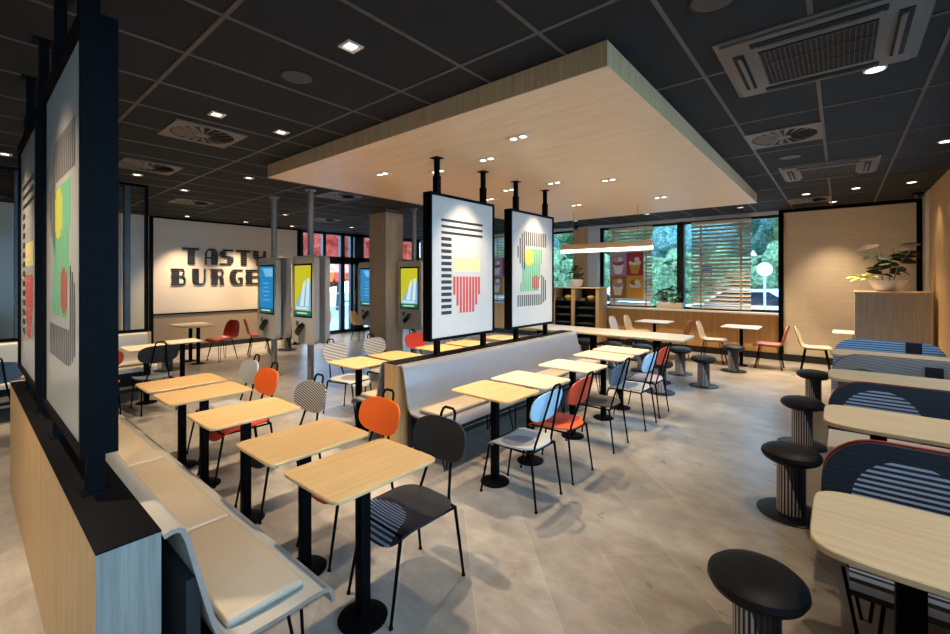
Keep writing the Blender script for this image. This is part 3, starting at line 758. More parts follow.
# rz=0 faces -y ; back at +y.  rz=+90 -> faces +x
E_, W_ = PI/2, -PI/2
for x, y, rz, mt, lab in ((-3.75, 9.66, E_, 'grey_shell', 'grey blue shell chair left of the table under the poster blind'),
    (-3.62, 10.2, E_, 'beige_shell', 'beige shell chair beside the window sill, behind the grey blue one'),
    (-2.64, 9.70, W_, 'rust_shell', 'rust red shell chair right of the table under the poster blind'),
    (-1.94, 9.70, E_, 'beige_shell', 'beige shell chair left of the table under the large blind'),
    (-1.0, 9.66, W_, 'rust_shell', 'rust shell chair at the right side of the table under the large blind'),
    (-.33, 9.72, E_, 'beige_shell', 'beige shell chair left of the table at the cream tiled wall'),
    (-9.62, 3.45, .35, 'red_shell', 'red shell chair nearest the lettered wall table'),
    (-9.66, 4.2, PI-.3, 'red_shell', 'red shell chair back to back behind the nearer red one'),
    (-10.3, 4.9, 0, 'beige_shell', 'beige shell chair seen left of the first kiosk'),
    (-10.4, 6.05, 0, 'beige_shell', 'beige shell chair seen between the two left kiosks'),
    (-9.9, 7.0, PI, 'gold', 'yellowish shell chair seen beside the entrance door')):
    shell_chair(x, y, rz, mt, lab)

# ------------------------------------------------------------------ ordering kiosks
def kiosk(x, y, kind, label):
    k = empty('ordering_kiosk', (x, y, 0), 0, label, 'kiosk', 'double sided ordering kiosks on grey poles')
    z0, z1, w = .66, 2.02, .345
    MB().lathe([(0, .0), (.15, .0), (.15, .012), (.05, .02), (.046, CZ-.02), (.08, CZ-.02), (.08, CZ), (0, CZ)], 24).build('pole', 'pole_grey', k)
    MB().box(-.12, .12, -.049, .049, 1.0, 1.2).box(-.12, .12, -.049, .049, 1.5, 1.7).build('bracket', 'kiosk_dark', k, False)
    for sgn in (-1, 1):
        u = link('screen_unit', cached('kunit', lambda: MB().prism(rrect_all(-w, w, z0, z1, .09), -.08, .0, 1).mesh('screen_unit', 'kiosk', ang=40)), k, (0, sgn*.0495, 0))
        if sgn == 1: u.rotation_euler = (0, 0, PI)
        sx = w*.80
        link('bezel', cached('kbez', lambda: MB().box(-sx, sx, -.085, -.08, 1.065, 1.90, .002).mesh('bezel', 'black_gloss')), u)
        a = sx-.03; m = MB()
        if kind == 0:
            m.mi = 0; m.quad((-a, -.0856, 1.13), (a, -.0856, 1.13), (a, -.0856, 1.87), (-a, -.0856, 1.87))
            m.mi = 1; m.quad((-a*.1, -.0862, 1.70), (a*.95, -.0862, 1.70), (a*.95, -.0862, 1.84), (-a*.6, -.0862, 1.84))
            for i, wd in enumerate((.5, .35, .5, .28, .42)): m.quad((-a*wd, -.0862, 1.30+i*.07), (a*wd, -.0862, 1.30+i*.07), (a*wd, -.0862, 1.315+i*.07), (-a*wd, -.0862, 1.315+i*.07))
        else:
            m.mi = 2; m.quad((-a, -.0856, 1.13), (a, -.0856, 1.13), (a, -.0856, 1.87), (-a, -.0856, 1.87))
            m.mi = 1; m.quad((-a, -.0862, 1.18), (a, -.0862, 1.18), (a, -.0862, 1.62), (-a*.2, -.0862, 1.45))
            m.mi = 3; m.quad((-a*.35, -.0866, 1.24), (a*.15, -.0866, 1.24), (a*.4, -.0866, 1.66), (a*.1, -.0866, 1.6)); m.quad((a*.35, -.0866, 1.24), (a*.75, -.0866, 1.24), (a*.85, -.0866, 1.68), (a*.55, -.0866, 1.66))
            m.quad((-a*.8, -.0866, 1.19), (a*.7, -.0866, 1.19), (a*.7, -.0866, 1.225), (-a*.8, -.0866, 1.225))
        m.mi = 4; m.quad((-a, -.0862, 1.09), (a, -.0862, 1.09), (a, -.0862, 1.17), (-a, -.0862, 1.17))
        m.mi = 3; m.quad((-a*.7, -.0868, 1.12), (a*.6, -.0868, 1.12), (a*.6, -.0868, 1.14), (-a*.7, -.0868, 1.14))
        me = cached(('kscr', kind), lambda: m.mesh('screen', ['scr_blue', 'scr_sky', 'scr_yellow', 'scr_white', 'scr_green'], False)); link('screen', me, u)
        link('card_reader', cached('kread', lambda: MB().tube([(-.11, -.10, .80), (-.07, -.13, .84), (.03, -.13, .92), (.06, -.10, .97)], [.03, .045, .045, .03], 10).mesh('card_reader', 'black_gloss')), u)
        link('scanner', cached('kscan', lambda: MB().box(-.20, -.13, -.088, -.08, .93, 1.0, .003).mesh('scanner', 'kiosk_dark')), u)
def rrect_all(x0, x1, z0, z1, r, n=6):
    pts = []
    for cx, cz, a0 in ((x1-r, z1-r, 0), (x0+r, z1-r, PI/2), (x0+r, z0+r, PI), (x1-r, z0+r, PI*1.5)):
        for k in range(n+1):
            a = a0+PI/2*k/n; pts.append((cx+r*math.cos(a), cz+r*math.sin(a)))
    return pts
kiosk(-7.47, 3.50, 0, 'grey ordering kiosk with blue screen, leftmost of the four kiosks')
kiosk(-6.39, 3.57, 1, 'grey ordering kiosk with yellow screen standing left of the brown column')
kiosk(-7.80, 5.80, 0, 'grey ordering kiosk with blue screen partly hidden by the brown column')
kiosk(-6.52, 5.86, 1, 'grey ordering kiosk with yellow screen between the column and the hanging sign')

# ------------------------------------------------------------------ ceiling fittings
def diffuser(x, y, label):
    d = empty('swirl_diffuser', (x, y, CZ), 0, label, 'air vent', 'round swirl air diffusers in square ceiling plates')
    def plate():
        m = MB(); N = 32; R = .265; s_ = .298
        for z, fl in ((-.012, 0), (-.001, 1)):
            pass
        out = []
        for i in range(N):
            a = 2*PI*i/N; c_, s2 = math.cos(a), math.sin(a); k = s_/max(abs(c_), abs(s2)); out.append(((c_*k, s2*k), (c_*R, s2*R)))
        for i in range(N):
            (o1, i1), (o2, i2) = out[i], out[(i+1) % N]
            m.quad((*o1, -.012), (*o2, -.012), (*i2, -.012), (*i1, -.012)); m.quad((*i1, -.012), (*i2, -.012), (*i2, -.001), (*i1, -.001)); m.quad((*o1, -.012), (*o2, -.012), (*o2, -.001), (*o1, -.001))
        return m.mesh('plate', 'vent_white', False)
    def vanes():
        m = MB()
        for i in range(18):
            a = 2*PI*i/18; ca, sa = math.cos(a), math.sin(a); 
            def P(r, t, z): return (ca*r-sa*t, sa*r+ca*t, z)
            m.quad(P(.06, -.004, -.012), P(.25, -.018, -.012), P(.25, .022, -.003), P(.06, .010, -.003))
            m.quad(P(.06, -.004, -.014), P(.25, -.018, -.014), P(.25, .022, -.005), P(.06, .010, -.005))
        m.lathe([(0, -.016), (.06, -.014), (.065, -.006)], 24)
        return m.mesh('vanes', 'vent_white', False)
    link('plate', cached('dpl', plate), d); link('vanes', cached('dva', vanes), d)
    link('dark_backing', cached('dbk', lambda: MB().lathe([(0, -.0015), (.264, -.0015)], 32).mesh('dark_backing', 'vent_dark')), d)
for x, y, lab in ((-.425, 5.24, 'round swirl diffuser between the two air conditioning cassettes on the right'), (-4.75, 1.53, 'round swirl diffuser nearest the left foreground sign'),
                  (-6.63, 1.53, 'round swirl diffuser second from the left foreground sign'), (-9.1, 2.75, 'round swirl diffuser above the lettered wall table'),
                  (-6.5, 4.15, 'round swirl diffuser above the yellow screen kiosk'), (-9.4, 5.6, 'round swirl diffuser near the entrance door'), (-.42, 9.75, 'round swirl diffuser in front of the cream tiled wall, past the wooden panel corner')):
    diffuser(x, y, lab)
def cassette(x, y, label):
    d = empty('ceiling_cassette', (x, y, CZ), 0, label, 'air conditioner', 'square ceiling air conditioning cassettes')
    m = MB(); o_, i_ = .48, .30; t0, t1 = -.035, -.001
    slot = [.33, .385]; L = .30
    m.box(-o_, o_, -o_, o_, -.012, t1); m.box(-.45, .45, -.45, .45, t0+.004, -.0121, .008); m.build('casing', 'vent_white', d)
    MB().box(-.27, .27, -.27, .27, t0-.002, t0+.0038).build('grille_recess', 'vent_dark', d, False)
    g = MB()
    for k in range(22): g.box(-.27+k*.0248, -.266+k*.0248, -.27, .27, t0-.006, t0-.002)
    for k in range(4): g.box(-.27, .27, -.27+k*.178, -.264+k*.178, t0-.007, t0-.002)
    g.build('intake_grille', 'vent_fin', d, False)
    for k in range(4):
        s_ = MB().box(-L, L, .345, .405, t0-.001, t0+.0038).build('air_slot', 'vent_dark', d, False); s_.rotation_euler = (0, 0, k*PI/2)
        f_ = MB(); f_.tube([(-L+.02, .372, t0-.012), (-L+.05, .366, t0-.02), (L-.05, .366, t0-.02), (L-.02, .372, t0-.012)], .012, 8, ratio=.35); f_ = f_.build('louvre_flap', 'vent_white', d); f_.rotation_euler = (0, 0, k*PI/2)
cassette(-.11, 3.4, 'large square air conditioning cassette nearest the camera at the top right')
cassette(-.12, 7.15, 'square air conditioning cassette farther away near the cream tiled wall')
SPK = 'flush round ceiling speakers'
for x, y, lab in ((-2.9, 1.52, 'round flush dark speaker in the ceiling above the left table row'), (-.44, 6.18, 'round flush dark speaker between the swirl diffuser and the far cassette'), (-.49, 2.45, 'round flush dark speaker beside the near air conditioning cassette')):
    s_ = empty('ceiling_speaker', (x, y, CZ), 0, lab, 'speaker', SPK)
    MB().lathe([(.1, -.001), (.1, -.006), (.112, -.008), (.118, -.001)], 32).build('rim', 'vent_dark', s_); MB().lathe([(0, -.005), (.1, -.005)], 32).build('grille', 'partition_panel', s_)
for x, y, z, lab in ((.98, 10.1, CZ, 'black dome camera on the ceiling in the far right corner'), (-5.4, 10.6, CZ, 'small black dome camera above the oak window pier')):
    s_ = empty('dome_camera', (x, y, z), 0, lab, 'security camera', 'black dome cameras on the ceiling')
    MB().lathe([(0, 0), (.075, 0), (.075, -.03), (.06, -.035)], 24).build('housing', 'black_metal', s_); MB().lathe([(.06, -.034), (.055, -.065), (.035, -.09), (0, -.10)], 24).build('dome', 'black_gloss', s_)

# downlights
WARM = (1.0, .80, .56)
def spot(parent, z, energy, size=95, blend=.85, tilt=None):
    l = bpy.data.lights.new('lamp_beam', 'SPOT'); l.energy = energy; l.color = WARM; l.spot_size = math.radians(size); l.spot_blend = blend; l.shadow_soft_size = .035
    o = bpy.data.objects.new('lamp_beam', l); COL.objects.link(o); o.parent = parent; o.location = (0, 0, z)
    if tilt: o.rotation_euler = tilt
    return o
def twin_mesh():
    m = MB(); m.box(-.105, .105, -.055, .055, -.008, -.0005, .002); return m.mesh('bezel', 'lamp_frame')
def downlight(x, y, z, label, kind='square', energy=38, tilt=None, size=80, rz=0):
    d = empty('downlight', (x, y, z), rz, label, 'ceiling light', {'square': 'small square ceiling downlights', 'twin': 'twin downlights in the wooden panel', 'round': 'round ceiling downlights'}[kind])
    if kind == 'square':
        def ms():
            m = MB()
            for a in ((-.055, .055, .04, .055), (-.055, .055, -.055, -.04), (-.055, -.04, -.04, .04), (.04, .055, -.04, .04)): m.box(*a, -.009, -.0005)
            return m.mesh('bezel', 'lamp_frame', False)
        link('bezel', cached('dlsq', ms), d); link('lens', cached('dlsl', lambda: MB().box(-.03, .03, -.03, .03, -.004, -.001).mesh('lens', 'lamp_glow', False)), d)
    elif kind == 'twin':
        link('bezel', cached('dltw', twin_mesh), d)
        for sx in (-.05, .05): link('lens', cached('dltl', lambda: MB().lathe([(0, -.0095), (.028, -.0095), (.03, -.0085)], 16).mesh('lens', 'lamp_glow')), d, (sx, 0, 0))
    else:
        link('bezel', cached('dlrb', lambda: MB().lathe([(.05, -.001), (.05, -.008), (.062, -.006), (.064, -.0005)], 24).mesh('bezel', 'lamp_frame')), d)
        link('lens', cached('dlrl', lambda: MB().lathe([(0, -.004), (.05, -.004)], 24).mesh('lens', 'lamp_glow')), d)
    spot(d, -.03, energy, size, tilt=tilt)
K = 5.2
DL = [(-2.265, 1.527, CZ, 'square', 'square downlight above the dark striped chair near the top centre', 42, None),
 (-4.10, 1.99, CZ, 'square', 'square downlight in front of the wooden panel left corner', 34, None),
 (-4.08, 1.42, CZ, 'square', 'square downlight beside the nearest left swirl diffuser', 34, None),
 (-7.26, 1.55, CZ, 'square', 'square downlight beyond the second left swirl diffuser', 30, None),
 (-7.95, 2.3, CZ, 'square', 'square downlight at the far end of the louvred screen', 30, None),
 (-7.2, .335, CZ, 'square', 'square downlight left of the foreground sign, nearer one', 30, None),
 (-7.9, -.2, CZ, 'square', 'square downlight at the left picture edge, farther one', 30, None),
 (-11.2, 3.3, CZ, 'round', 'round downlight washing the wall above the word TASTY, left one', 80, None),
 (-11.2, 4.55, CZ, 'round', 'round downlight washing the middle of the lettered wall', 80, None),
 (-11.15, 5.7, CZ, 'round', 'round downlight washing the right end of the lettered wall', 80, None),
 (-9.3, 4.6, CZ, 'square', 'square downlight behind the leftmost kiosk pole', 30, None),
 (-10.2, 6.9, CZ, 'round', 'round downlight by the entrance door', 30, None),
 (-6.3, 2.6, CZ, 'square', 'square downlight in front of the yellow screen kiosk', 45, None),
 (.18, 3.96, CZ, 'round', 'round downlight beside the near air conditioning cassette', 20, None),
 (.83, 6.49, CZ, 'round', 'round downlight at the right picture edge', 14, None),
 (.80, 8.92, CZ, 'round', 'round downlight in the far right corner', 7, None),
 (-.43, 9.04, CZ, 'round', 'round downlight left of the far cassette in front of the cream wall', 85, None),
 (.19, 8.95, CZ, 'round', 'round downlight in the middle before the cream wall', 45, None),
 (-.1, 10.25, CZ, 'round', 'round downlight close to the cream tiled wall', 32, None),
 (-1.5, 9.9, CZ, 'square', 'square downlight above the large slatted blind', 55, None),
 (-3.2, 9.6, CZ, 'square', 'square downlight above the poster blind', 55, None),
 (-4.9, 9.6, CZ, 'square', 'square downlight above the tray cabinet', 45, None),
 (-7.6, 9.3, CZ, 'square', 'square downlight behind the centre signs near the window', 40, None),
 (.2, 1.6, CZ, 'round', 'round downlight above the camera side booth table, outside the view', 20, None),
 (-2.5, -.25, CZ, 'square', 'square downlight behind the camera over the left divider', 60, None),
 (-4.1, -.25, CZ, 'square', 'square downlight over the aisle left of the divider', 55, None)]
for x, y, z, kd, lab, en, tl in DL: downlight(x, y, z, lab, kd, en*K, tl)
for x, y, lab in ((-2.168, 3.171, 'twin downlight in the wooden panel nearest its front edge, alone'), (-2.813, 3.537, 'brightest twin downlight in the wooden panel beside the first sign pole'), (-4.153, 3.232, 'twin downlight in the wooden panel left of the sign poles'),
                  (-3.565, 3.57, 'twin downlight behind the first sign pole'), (-3.549, 4.952, 'twin downlight just left of the third sign pole'), (-2.835, 4.964, 'twin downlight right of the sign poles'),
                  (-2.226, 5.264, 'twin downlight in the wooden panel farthest to the right'), (-4.197, 5.331, 'small twin downlight behind the second sign pole'),
                  (-3.4, 6.7, 'twin downlight deep in the wooden panel, left'), (-2.1, 6.9, 'twin downlight deep in the wooden panel, right')):
    downlight(x, y, 2.91, lab, 'twin', 40*K)

# linear pendant
t = empty('linear_pendant', (-3.22, 7.4, 2.15), 0, 'long wooden linear pendant lamp glowing above the long shared table', 'pendant lamp')
MB().box(-.84, .84, -.03, .03, .055, .16, .004).build('body', 'oak_x', t)
MB().tube([(-.84, 0, .035), (.84, 0, .035)], .036, 12).build('tube', 'tube_glow', t)
for px in (-.6, .6): MB().tube([(px, 0, .16), (px, 0, 2.91-2.15)], .003, 6).build('cable', 'vent_white', t)

# ------------------------------------------------------------------ blinds, poster
def blind(x0, x1, label, bars, zb=SILL+.05, ztop=2.93):
    b = empty('slatted_blind', ((x0+x1)/2, YF-.05, 0), 0, label, 'blind', 'slatted wooden blinds on the windows')
    hw = (x1-x0)/2; m = MB(); z = zb+.05; ca, sa = math.cos(.75), math.sin(.75)
    while z < ztop-.08:
        a, d_, tt = .038, .0, .003
        P = [(-a*ca, -a*sa+z), (a*ca, a*sa+z), (a*ca-tt*sa, a*sa+z+tt), (-a*ca-tt*sa, -a*sa+z+tt)]
        m.prism(P, -hw, hw, 0); z += .085
    m.build('slats', 'blind_wood', b, False)
    t_ = MB()
    for u in bars: t_.box(u-.02, u+.02, -.034, -.032, zb, ztop)
    t_.build('ladder_tape', 'column_wood', b, False)
    MB().box(-hw, hw, -.035, .035, ztop-.05, ztop+.02, .004).build('head_rail', 'blind_wood', b); MB().box(-hw, hw, -.03, .03, zb, zb+.018, .004).build('bottom_rail', 'blind_wood', b)
blind(-4.55, -3.475, 'slatted wooden blind behind the ice cream poster', (-.4, .4)); blind(-2.6, -1.44, 'large slatted wooden blind on the right window bay', (-.38, .40))
blind(-9.3, -6.2, 'slatted wooden blind seen in the gap between the two centre signs', (-1.2, -.4, .4, 1.2))
def poster(x0, x1, z0, z1, label):
    p_ = empty('dessert_poster', (x0, YF-.12, z0), 0, label, 'poster', 'four panel ice cream posters in front of the blinds')
    W, H = x1-x0, z1-z0
    MB().box(0, W, 0, .008, 0, H).build('backing', 'cream_ice', p_, False)
    m = MB()
    def q(u0, u1, v0, v1, mi, y=-.001): m.mi = mi; m.quad((u0*W, y, v0*H), (u1*W, y, v0*H), (u1*W, y, v1*H), (u0*W, y, v1*H))
    def blob(cu, cv, ru, rv, mi, y=-.002, n=16):
        m.mi = mi; m._f([m.bm.verts.new(((cu+ru*math.cos(2*PI*k/n))*W, y, (cv+rv*math.sin(2*PI*k/n))*H)) for k in range(n)])
    q(0, .5, .5, 1, 0); q(.5, 1, .5, 1, 1); q(0, .5, 0, .5, 2); q(.5, 1, 0, .5, 3)
    for cu, cv, c1, c2, c3 in ((.25, .74, 4, 5, 6), (.75, .74, 3, 4, 5), (.24, .27, 4, 0, 6), (.76, .25, 3, 4, 2)):
        m.mi = c1; m._f([m.bm.verts.new((a*W, -.002, b*H)) for a, b in ((cu-.1, cv-.2), (cu+.1, cv-.2), (cu+.17, cv+.02), (cu-.17, cv+.02))])
        blob(cu, cv+.04, .18, .06, c2, -.003); blob(cu-.05, cv+.10, .1, .055, c3, -.004); blob(cu+.06, cv+.11, .08, .05, 4, -.005)
    m.build('printed_pictures', ['lilac', 'crimson', 'sienna', 'amber', 'cream_ice', 'mauve', 'gold'], p_, False)
poster(-4.50, -3.66, 1.17, 2.32, 'poster with four ice cream dessert pictures hanging before the blind')
poster(-8.35, -7.5, 1.17, 2.32, 'dark dessert poster seen in the gap between the two centre signs')

# ------------------------------------------------------------------ tray cabinet
t = empty('tray_cabinet', (-5.25, 10.5, 0), 0, 'tall oak cabinet with two dark tray bays beside the window', 'cabinet')
m = MB(); zt = 1.45
for xx in (-.65, -.07, .60): m.box(xx-.03 if xx > -.6 else xx, xx+.06 if xx < .5 else xx+.06, -.25, .25, .08, zt-.03)
m.box(-.65, .66, .235, .25, .08, zt-.03); m.box(-.59, .60, -.25, .235, .08, .12); m.build('carcass', 'oak_panel', t, False)
MB().box(-.68, .69, -.27, .27, zt-.03, zt, .003).build('top_board', 'oak_x', t); MB().box(-.62, .63, -.22, .24, 0, .08).build('plinth', 'baseboard', t, False)
for x0, x1 in ((-.59, -.10), (-.01, .57)):
    q = MB()
    for z in (.3, .5, .7, .9, 1.08): q.box(x0+.002, x1-.002, -.235, .23, z, z+.015)
    q.box(x0+.002, x0+.02, -.235, .23, .121, 1.09); q.box(x1-.02, x1-.002, -.235, .23, .121, 1.09); q.box(x0+.002, x1-.002, .20, .233, .121, 1.41)
    q.build('shelf_rack', 'partition_panel', t, False)
TR = 'trays and goods in the tray cabinet'
for bx, side in ((-5.60, 'left'), (-4.97, 'right')):
    for z, nm in ((.915, 'top'), (.715, 'middle'), (.515, 'lower')):
        o = MB().box(-.19, .19, -.15, .15, 0, .012, .004).box(-.19, .19, -.15, -.14, .012, .03).box(-.19, .19, .14, .15, .012, .03).build('serving_tray', 'kiosk_dark', loc=(bx, 10.45, z)); tag(o, 'dark serving tray on the %s shelf of the %s cabinet bay' % (nm, side), 'tray', TR)
    o = MB().lathe([(0, 0), (.05, 0), (.10, .05), (.115, .1), (.1, .12), (.04, .15), (0, .155)], 20).build('gold_bowl', 'gold', loc=(bx+.12, 10.38, 1.095)); tag(o, 'gold coloured bowl on the upper shelf of the %s cabinet bay' % side, 'bowl', TR)
    o = MB().box(-.10, .10, -.08, .08, 0, .07, .01).box(-.08, .08, -.06, .06, .07, .085, .01).build('napkin_box', 'kiosk_dark', loc=(bx-.12, 10.40, 1.095)); tag(o, 'dark low box on the upper shelf of the %s cabinet bay' % side, 'box', TR)

# planter cabinet at right
t = empty('storage_cabinet', (.595, 9.25, 0), 0, 'grey oak cabinet with flat top carrying the white planter at the right', 'cabinet')
MB().box(-.415, .415, -.25, .25, .08, 1.44).build('body', 'oak_grey', t, False); MB().box(-.43, .43, -.265, .265, 1.44, 1.47, .003).build('top_board', 'column_wood', t); MB().box(-.39, .39, -.22, .24, 0, .08).build('plinth', 'baseboard', t, False)

# ------------------------------------------------------------------ plants
def leaf(m, p, az, el, L, W, droop=.5, n=6):
    roll = random.choice([-1, 1])*random.uniform(.5, 1.3)
    d = Vector((math.cos(az)*math.cos(el), math.sin(az)*math.cos(el), math.sin(el))); side = Vector((-math.sin(az), math.cos(az), 0)); pts = []; q = Vector(p)
    rows = []
    for i in range(n+1):
        t_ = i/n; w_ = W*math.sin(PI*min(.98, t_*.92+.06))**.8*.5
        up = Vector((0, 0, 1)) - d*d.z; up = up.normalized() if up.length > 1e-3 else Vector((0, 0, 1))
        s2 = side*math.cos(roll)+up*math.sin(roll); u2 = d.cross(s2)
        rows.append([m.bm.verts.new(q-s2*w_+u2*w_*.25), m.bm.verts.new(q), m.bm.verts.new(q+s2*w_+u2*w_*.25)])
        d = (d+Vector((0, 0, -droop/n))).normalized(); q = q+d*(L/n)
    for a, b in zip(rows, rows[1:]):
        for k in (0, 1): m._f([a[k], a[k+1], b[k+1], b[k]])
def plant(x, y, z, label, kind, name='potted_plant'):
    p_ = empty(name, (x, y, z), 0, label, 'plant')
    if kind == 'big':
        MB().lathe([(0, 0), (.12, 0), (.17, .05), (.215, .14), (.225, .17), (.21, .17), (.2, .14), (0, .13)], 32).build('bowl', 'pot_white', p_)
        MB().lathe([(0, .142), (.19, .142)], 24).build('soil', 'soil', p_)
        st = MB(); lv = MB(); ll = MB(); lr = MB()
        stems = [(.02, 0, .55, .25), (-.05, .02, .45, -.35), (.06, -.03, .5, .9)]
        for (sx, sy, h_, b_) in stems:
            st.tube([(sx, sy, .13), (sx+b_*.06, sy, .13+h_*.5), (sx+b_*.22, sy, .13+h_)], .007, 6)
        for i in range(26):
            s0 = stems[i % 3]; t_ = random.uniform(.25, 1); px = s0[0]+s0[3]*.22*t_*t_; pz = .13+s0[2]*t_
            az = random.choice([0, PI])+random.uniform(-.9, .9)
            leaf(lv, (px, s0[1], pz), az, random.uniform(-.1, .6), random.uniform(.14, .22), random.uniform(.07, .10), .7)
        leaf(lr, (-.10, 0, .72), PI-.2, -.2, .30, .10, .2); st.tube([(-.05, .02, .45), (-.08, 0, .6), (-.10, 0, .72)], .005, 6)
        for az, el, zz in ((.1, .35, .66), (.2, .3, .56), (-.1, .25, .5)): leaf(lr, (.10, 0, zz), az, el, .27, .09, .3)
        for i in range(14): leaf(ll, (-.1-random.random()*.28, random.uniform(-.05, .05), .22+random.uniform(-.02, .04)), PI+random.uniform(-.8, .8), random.uniform(-.1, .5), .14, .035, .8)
        st.tube([(-.05, 0, .14), (-.2, 0, .23), (-.4, 0, .23)], .005, 6)
        st.build('stem', 'bark', p_); lv.build('foliage', 'leaf_dark', p_); lr.build('foliage', 'leaf_rust', p_); ll.build('foliage', 'leaf_lime', p_)
    else:
        if kind == 'box': MB().box(-.28, .28, -.085, .085, 0, .15, .01).build('planter_box', 'cream', p_); zs, rx = .14, .24
        else: MB().lathe([(0, 0), (.1, 0), (.16, .06), (.185, .16), (.19, .2), (.178, .2), (.17, .17), (0, .16)], 28).build('bowl', 'pot_white', p_); zs, rx = .17, .12
        st = MB(); lv = MB()
        for i in range(60 if kind == 'box' else 55):
            px = random.uniform(-rx, rx); py = random.uniform(-.05, .05); h_ = random.uniform(.04, .42)
            if i % 4 == 0: st.tube([(px*.6, py*.6, zs-.03), (px, py, zs+h_)], .004, 5)
            leaf(lv, (px, py, zs+h_*.8), random.uniform(0, 2*PI), random.uniform(-.1, .9), random.uniform(.09, .17), random.uniform(.035, .06), .7)
        st.build('stem', 'bark', p_); lv.build('foliage', 'leaf', p_)
plant(.56, 9.2, 1.47, 'long leaved plant in a white bowl on the grey oak cabinet', 'big')
plant(-5.32, 10.45, 1.45, 'bushy green plant in a white bowl on the tray cabinet', 'bowl')
plant(-3.05, YF-.11, SILL+.012, 'green plant in a pale box on the window sill', 'box')

# ------------------------------------------------------------------ outdoors
struct(MB().box(-45, 40, -30, 60, -.35, -.12).build('ground', 'asphalt', smooth=False))
gr = struct(MB().box(-30, 20, 19, 45, -.12, .02).build('verge', 'grass', smooth=False))
def tree(x, y, h, r, mat, label):
    t = empty('tree', (x, y, -.12), random.random()*6, label, 'tree', 'trees outside the windows')
    MB().tube([(0, 0, 0), (.05, 0, h*.35), (-.05, .05, h*.7)], [.16, .12, .06], 10).build('trunk', 'bark', t)
    m = MB()
    for i in range(14):
        b = bmesh.new(); bmesh.ops.create_icosphere(b, subdivisions=3, radius=1)
        cx, cy, cz = random.uniform(-.6, .6)*r, random.uniform(-.6, .6)*r, h*.62+random.uniform(-.45, .45)*h*.5; rr = r*random.uniform(.45, .7)
        for v in b.verts:
            v.co = v.co*rr*(1+random.uniform(-.16, .16)); v.co += Vector((cx, cy, cz))
        m.merge(b)
    m.build('crown', mat, t, ang=180)
n_ = 0
TL = [(-10.2, 22, 'in line with the poster blind'), (-5.2, 22.5, 'beyond the left window bay'), (-.4, 22.5, 'beyond the window mullion'), (3.9, 23, 'beyond the large blind'), (8.4, 23, 'far right beyond the window'), (-14.6, 22.5, 'beyond the gap between the signs'), (-19, 27, 'far left beyond the window wall'), (-2.0, 27.5, 'behind the front row of trees, right'), (-8, 28, 'behind the front row of trees, middle')]
for i, (x, y, s_) in enumerate(TL): tree(x, y, 7+(i % 3), 1.75, 'foliage2' if i % 2 else 'foliage', 'leafy green tree outside, '+s_)
for x, y, s_ in ((-21, 9.5, 'left'), (-22, 14, 'middle'), (-23, 18.5, 'right')): tree(x, y, 5.2, 1.8, 'autumn', 'red and gold autumn tree outside the entrance, %s one' % s_)
for i in range(8): tree(-30+i*6.3, 32+(i%2)*1.5, 9.5, 2.3, 'foliage2' if i % 3 else 'foliage', 'tall tree in the distant row outside, number %s from the left' % ('one', 'two', 'three', 'four', 'five', 'six', 'seven', 'eight')[i])
hd = MB()
b = bmesh.new(); bmesh.ops.create_grid(b, x_segments=120, y_segments=14, size=1)
for v in b.verts: v.co = Vector((v.co.x*13-3, 19.2+random.uniform(-.15, .15), 1.25+v.co.y*1.3))
hd.merge(b)
hedge = hd.build('hedge', 'foliage', ang=180); tag(hedge, 'clipped green hedge beyond the parked cars', 'hedge')
sm = hedge.modifiers.new('s', 'SOLIDIFY'); sm.thickness = .9
def car(x, y, rz, mat, label):
    c = empty('parked_car', (x, y, -.12), rz, label, 'car', 'cars parked outside the window')
    side = [(-2.1, .32), (-2.15, .62), (-2.05, .85), (-1.2, .95), (-.55, 1.42), (.75, 1.46), (1.55, 1.0), (2.1, .88), (2.15, .5), (2.1, .3)]
    MB().prism([(a, b) for a, b in side], -.85, .85, 1).build('body', mat, c, ang=25)
    MB().prism([(-1.05, .97), (-.5, 1.37), (.7, 1.40), (1.3, 1.0)], -.86, .86, 1).build('side_window', 'car_glass', c, False)
    for a in (-1.35, 1.35):
        for b_ in (-.80, .80):
            w_ = MB().lathe([(0, -.1), (.2, -.1), (.31, -.08), (.32, 0), (.31, .08), (.2, .1), (0, .1)], 24).build('wheel', 'tyre', c); w_.rotation_euler = (PI/2, 0, 0); w_.location = (a, b_, .32)
car(-7.3, 15.5, .1, 'car_white', 'white car parked outside the left window bay'); car(-2.3, 16.2, 0, 'car_white', 'white car parked outside behind the sill plant'); car(2.6, 16.6, .1, 'car_grey', 'grey car parked outside the right window edge')
car(-12.5, 15.2, 0, 'car_grey', 'grey car parked outside the far left of the window wall')
t = empty('round_road_sign', (-1.62, 14.6, -.12), 0, 'round white sign on a post outside the right window edge', 'road sign')
MB().tube([(0, 0, 0), (0, 0, 2.2)], .03, 8).build('post', 'post_grey', t); o = MB().lathe([(0, -.01), (.18, -.01), (.19, 0), (.18, .01), (0, .01)], 32).build('disc', 'car_white', t); o.rotation_euler = (PI/2, 0, 0); o.location = (0, -.04, 2.05)
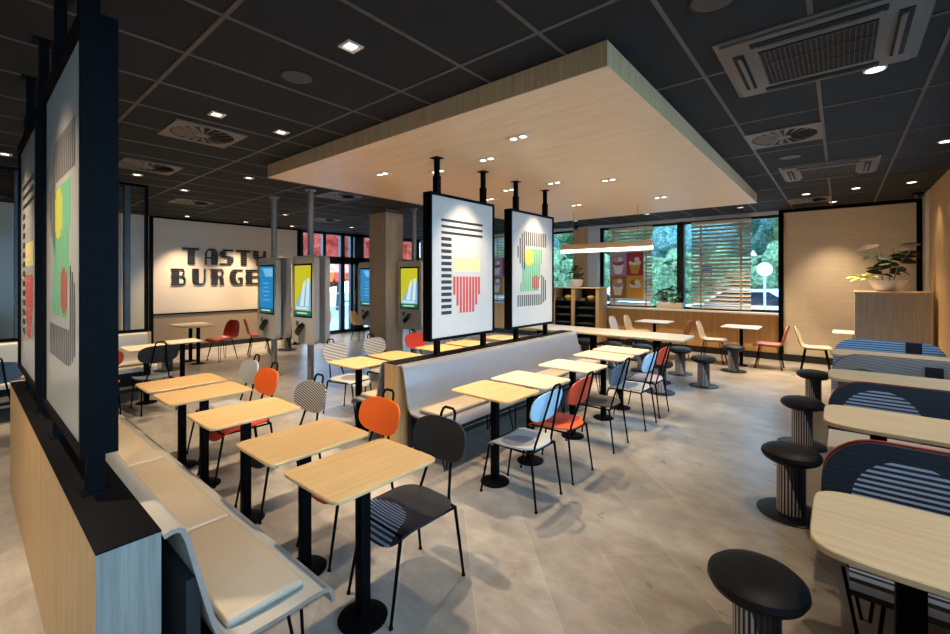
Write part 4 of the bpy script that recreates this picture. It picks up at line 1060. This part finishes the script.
o = MB().box(-.11, .11, 0, .004, -.14, .14).build('window_notice', 'blue_sign', loc=(-2.33, YF+.13, 1.86)); tag(o, 'small blue notice stuck on the window glass behind the large blind', 'notice')
MB().box(-.08, .08, -.003, -.0005, -.10, -.02).build('printed_field', 'car_white', o, False)
# awning and lantern spheres outside the entrance
aw = empty('striped_awning', (-17, 10.6, 0), 0, 'orange and red scalloped awning outside the entrance', 'awning')
m = MB()
for k in range(22):
    y0 = -3.3+k*.3; m.mi = k % 2
    m.quad((-1, y0, 2.35), (-1, y0+.3, 2.35), (0, y0+.3, 1.95), (0, y0, 1.95))
    pts = [(y0, 1.95)]+[(y0+.15-.15*math.cos(PI*j/8), 1.95-.42*math.sin(PI*j/8)**.6) for j in range(1, 8)]+[(y0+.3, 1.95)]
    m.prism(pts, 0, .01, 0)
m.build('canopy', ['orange', 'red'], aw, False)
for yy in (-3.2, 0, 3.2): MB().tube([(-1, yy, -.12), (-1, yy, 2.35)], .03, 8).build('post', 'post_grey', aw)
rl = empty('railing', (-14.2, 9.5, -.12), 0, 'grey metal railing outside the entrance', 'railing')
MB().tube([(0, -3, 1.25), (0, 3, 1.25)], .02, 8).tube([(0, -3, .75), (0, 3, .75)], .015, 8).build('rail', 'post_grey', rl)
for k in range(7): MB().tube([(0, -3+k, 0), (0, -3+k, 1.25)], .02, 8).build('post', 'post_grey', rl)

# ------------------------------------------------------------------ light, world, camera
w = bpy.data.worlds.new('sky'); S.world = w; w.use_nodes = True; nt = w.node_tree
bg = nt.nodes['Background']; bg.inputs[0].default_value = (.38, .67, 1.0, 1); bg.inputs[1].default_value = 9.5
cam = bpy.data.cameras.new('camera'); co = bpy.data.objects.new('camera', cam); COL.objects.link(co); S.camera = co
co.location = (0, 0, 1.66); co.rotation_euler = (PI/2, 0, math.radians(40.06))
cam.sensor_width = 36; cam.lens = 434/950*36; cam.shift_y = -38/950; cam.clip_start = .05
S.view_settings.view_transform = 'Standard'; S.view_settings.look = 'None'; S.view_settings.gamma = 1; S.view_settings.use_curve_mapping = False
S.view_settings.exposure = 0.12
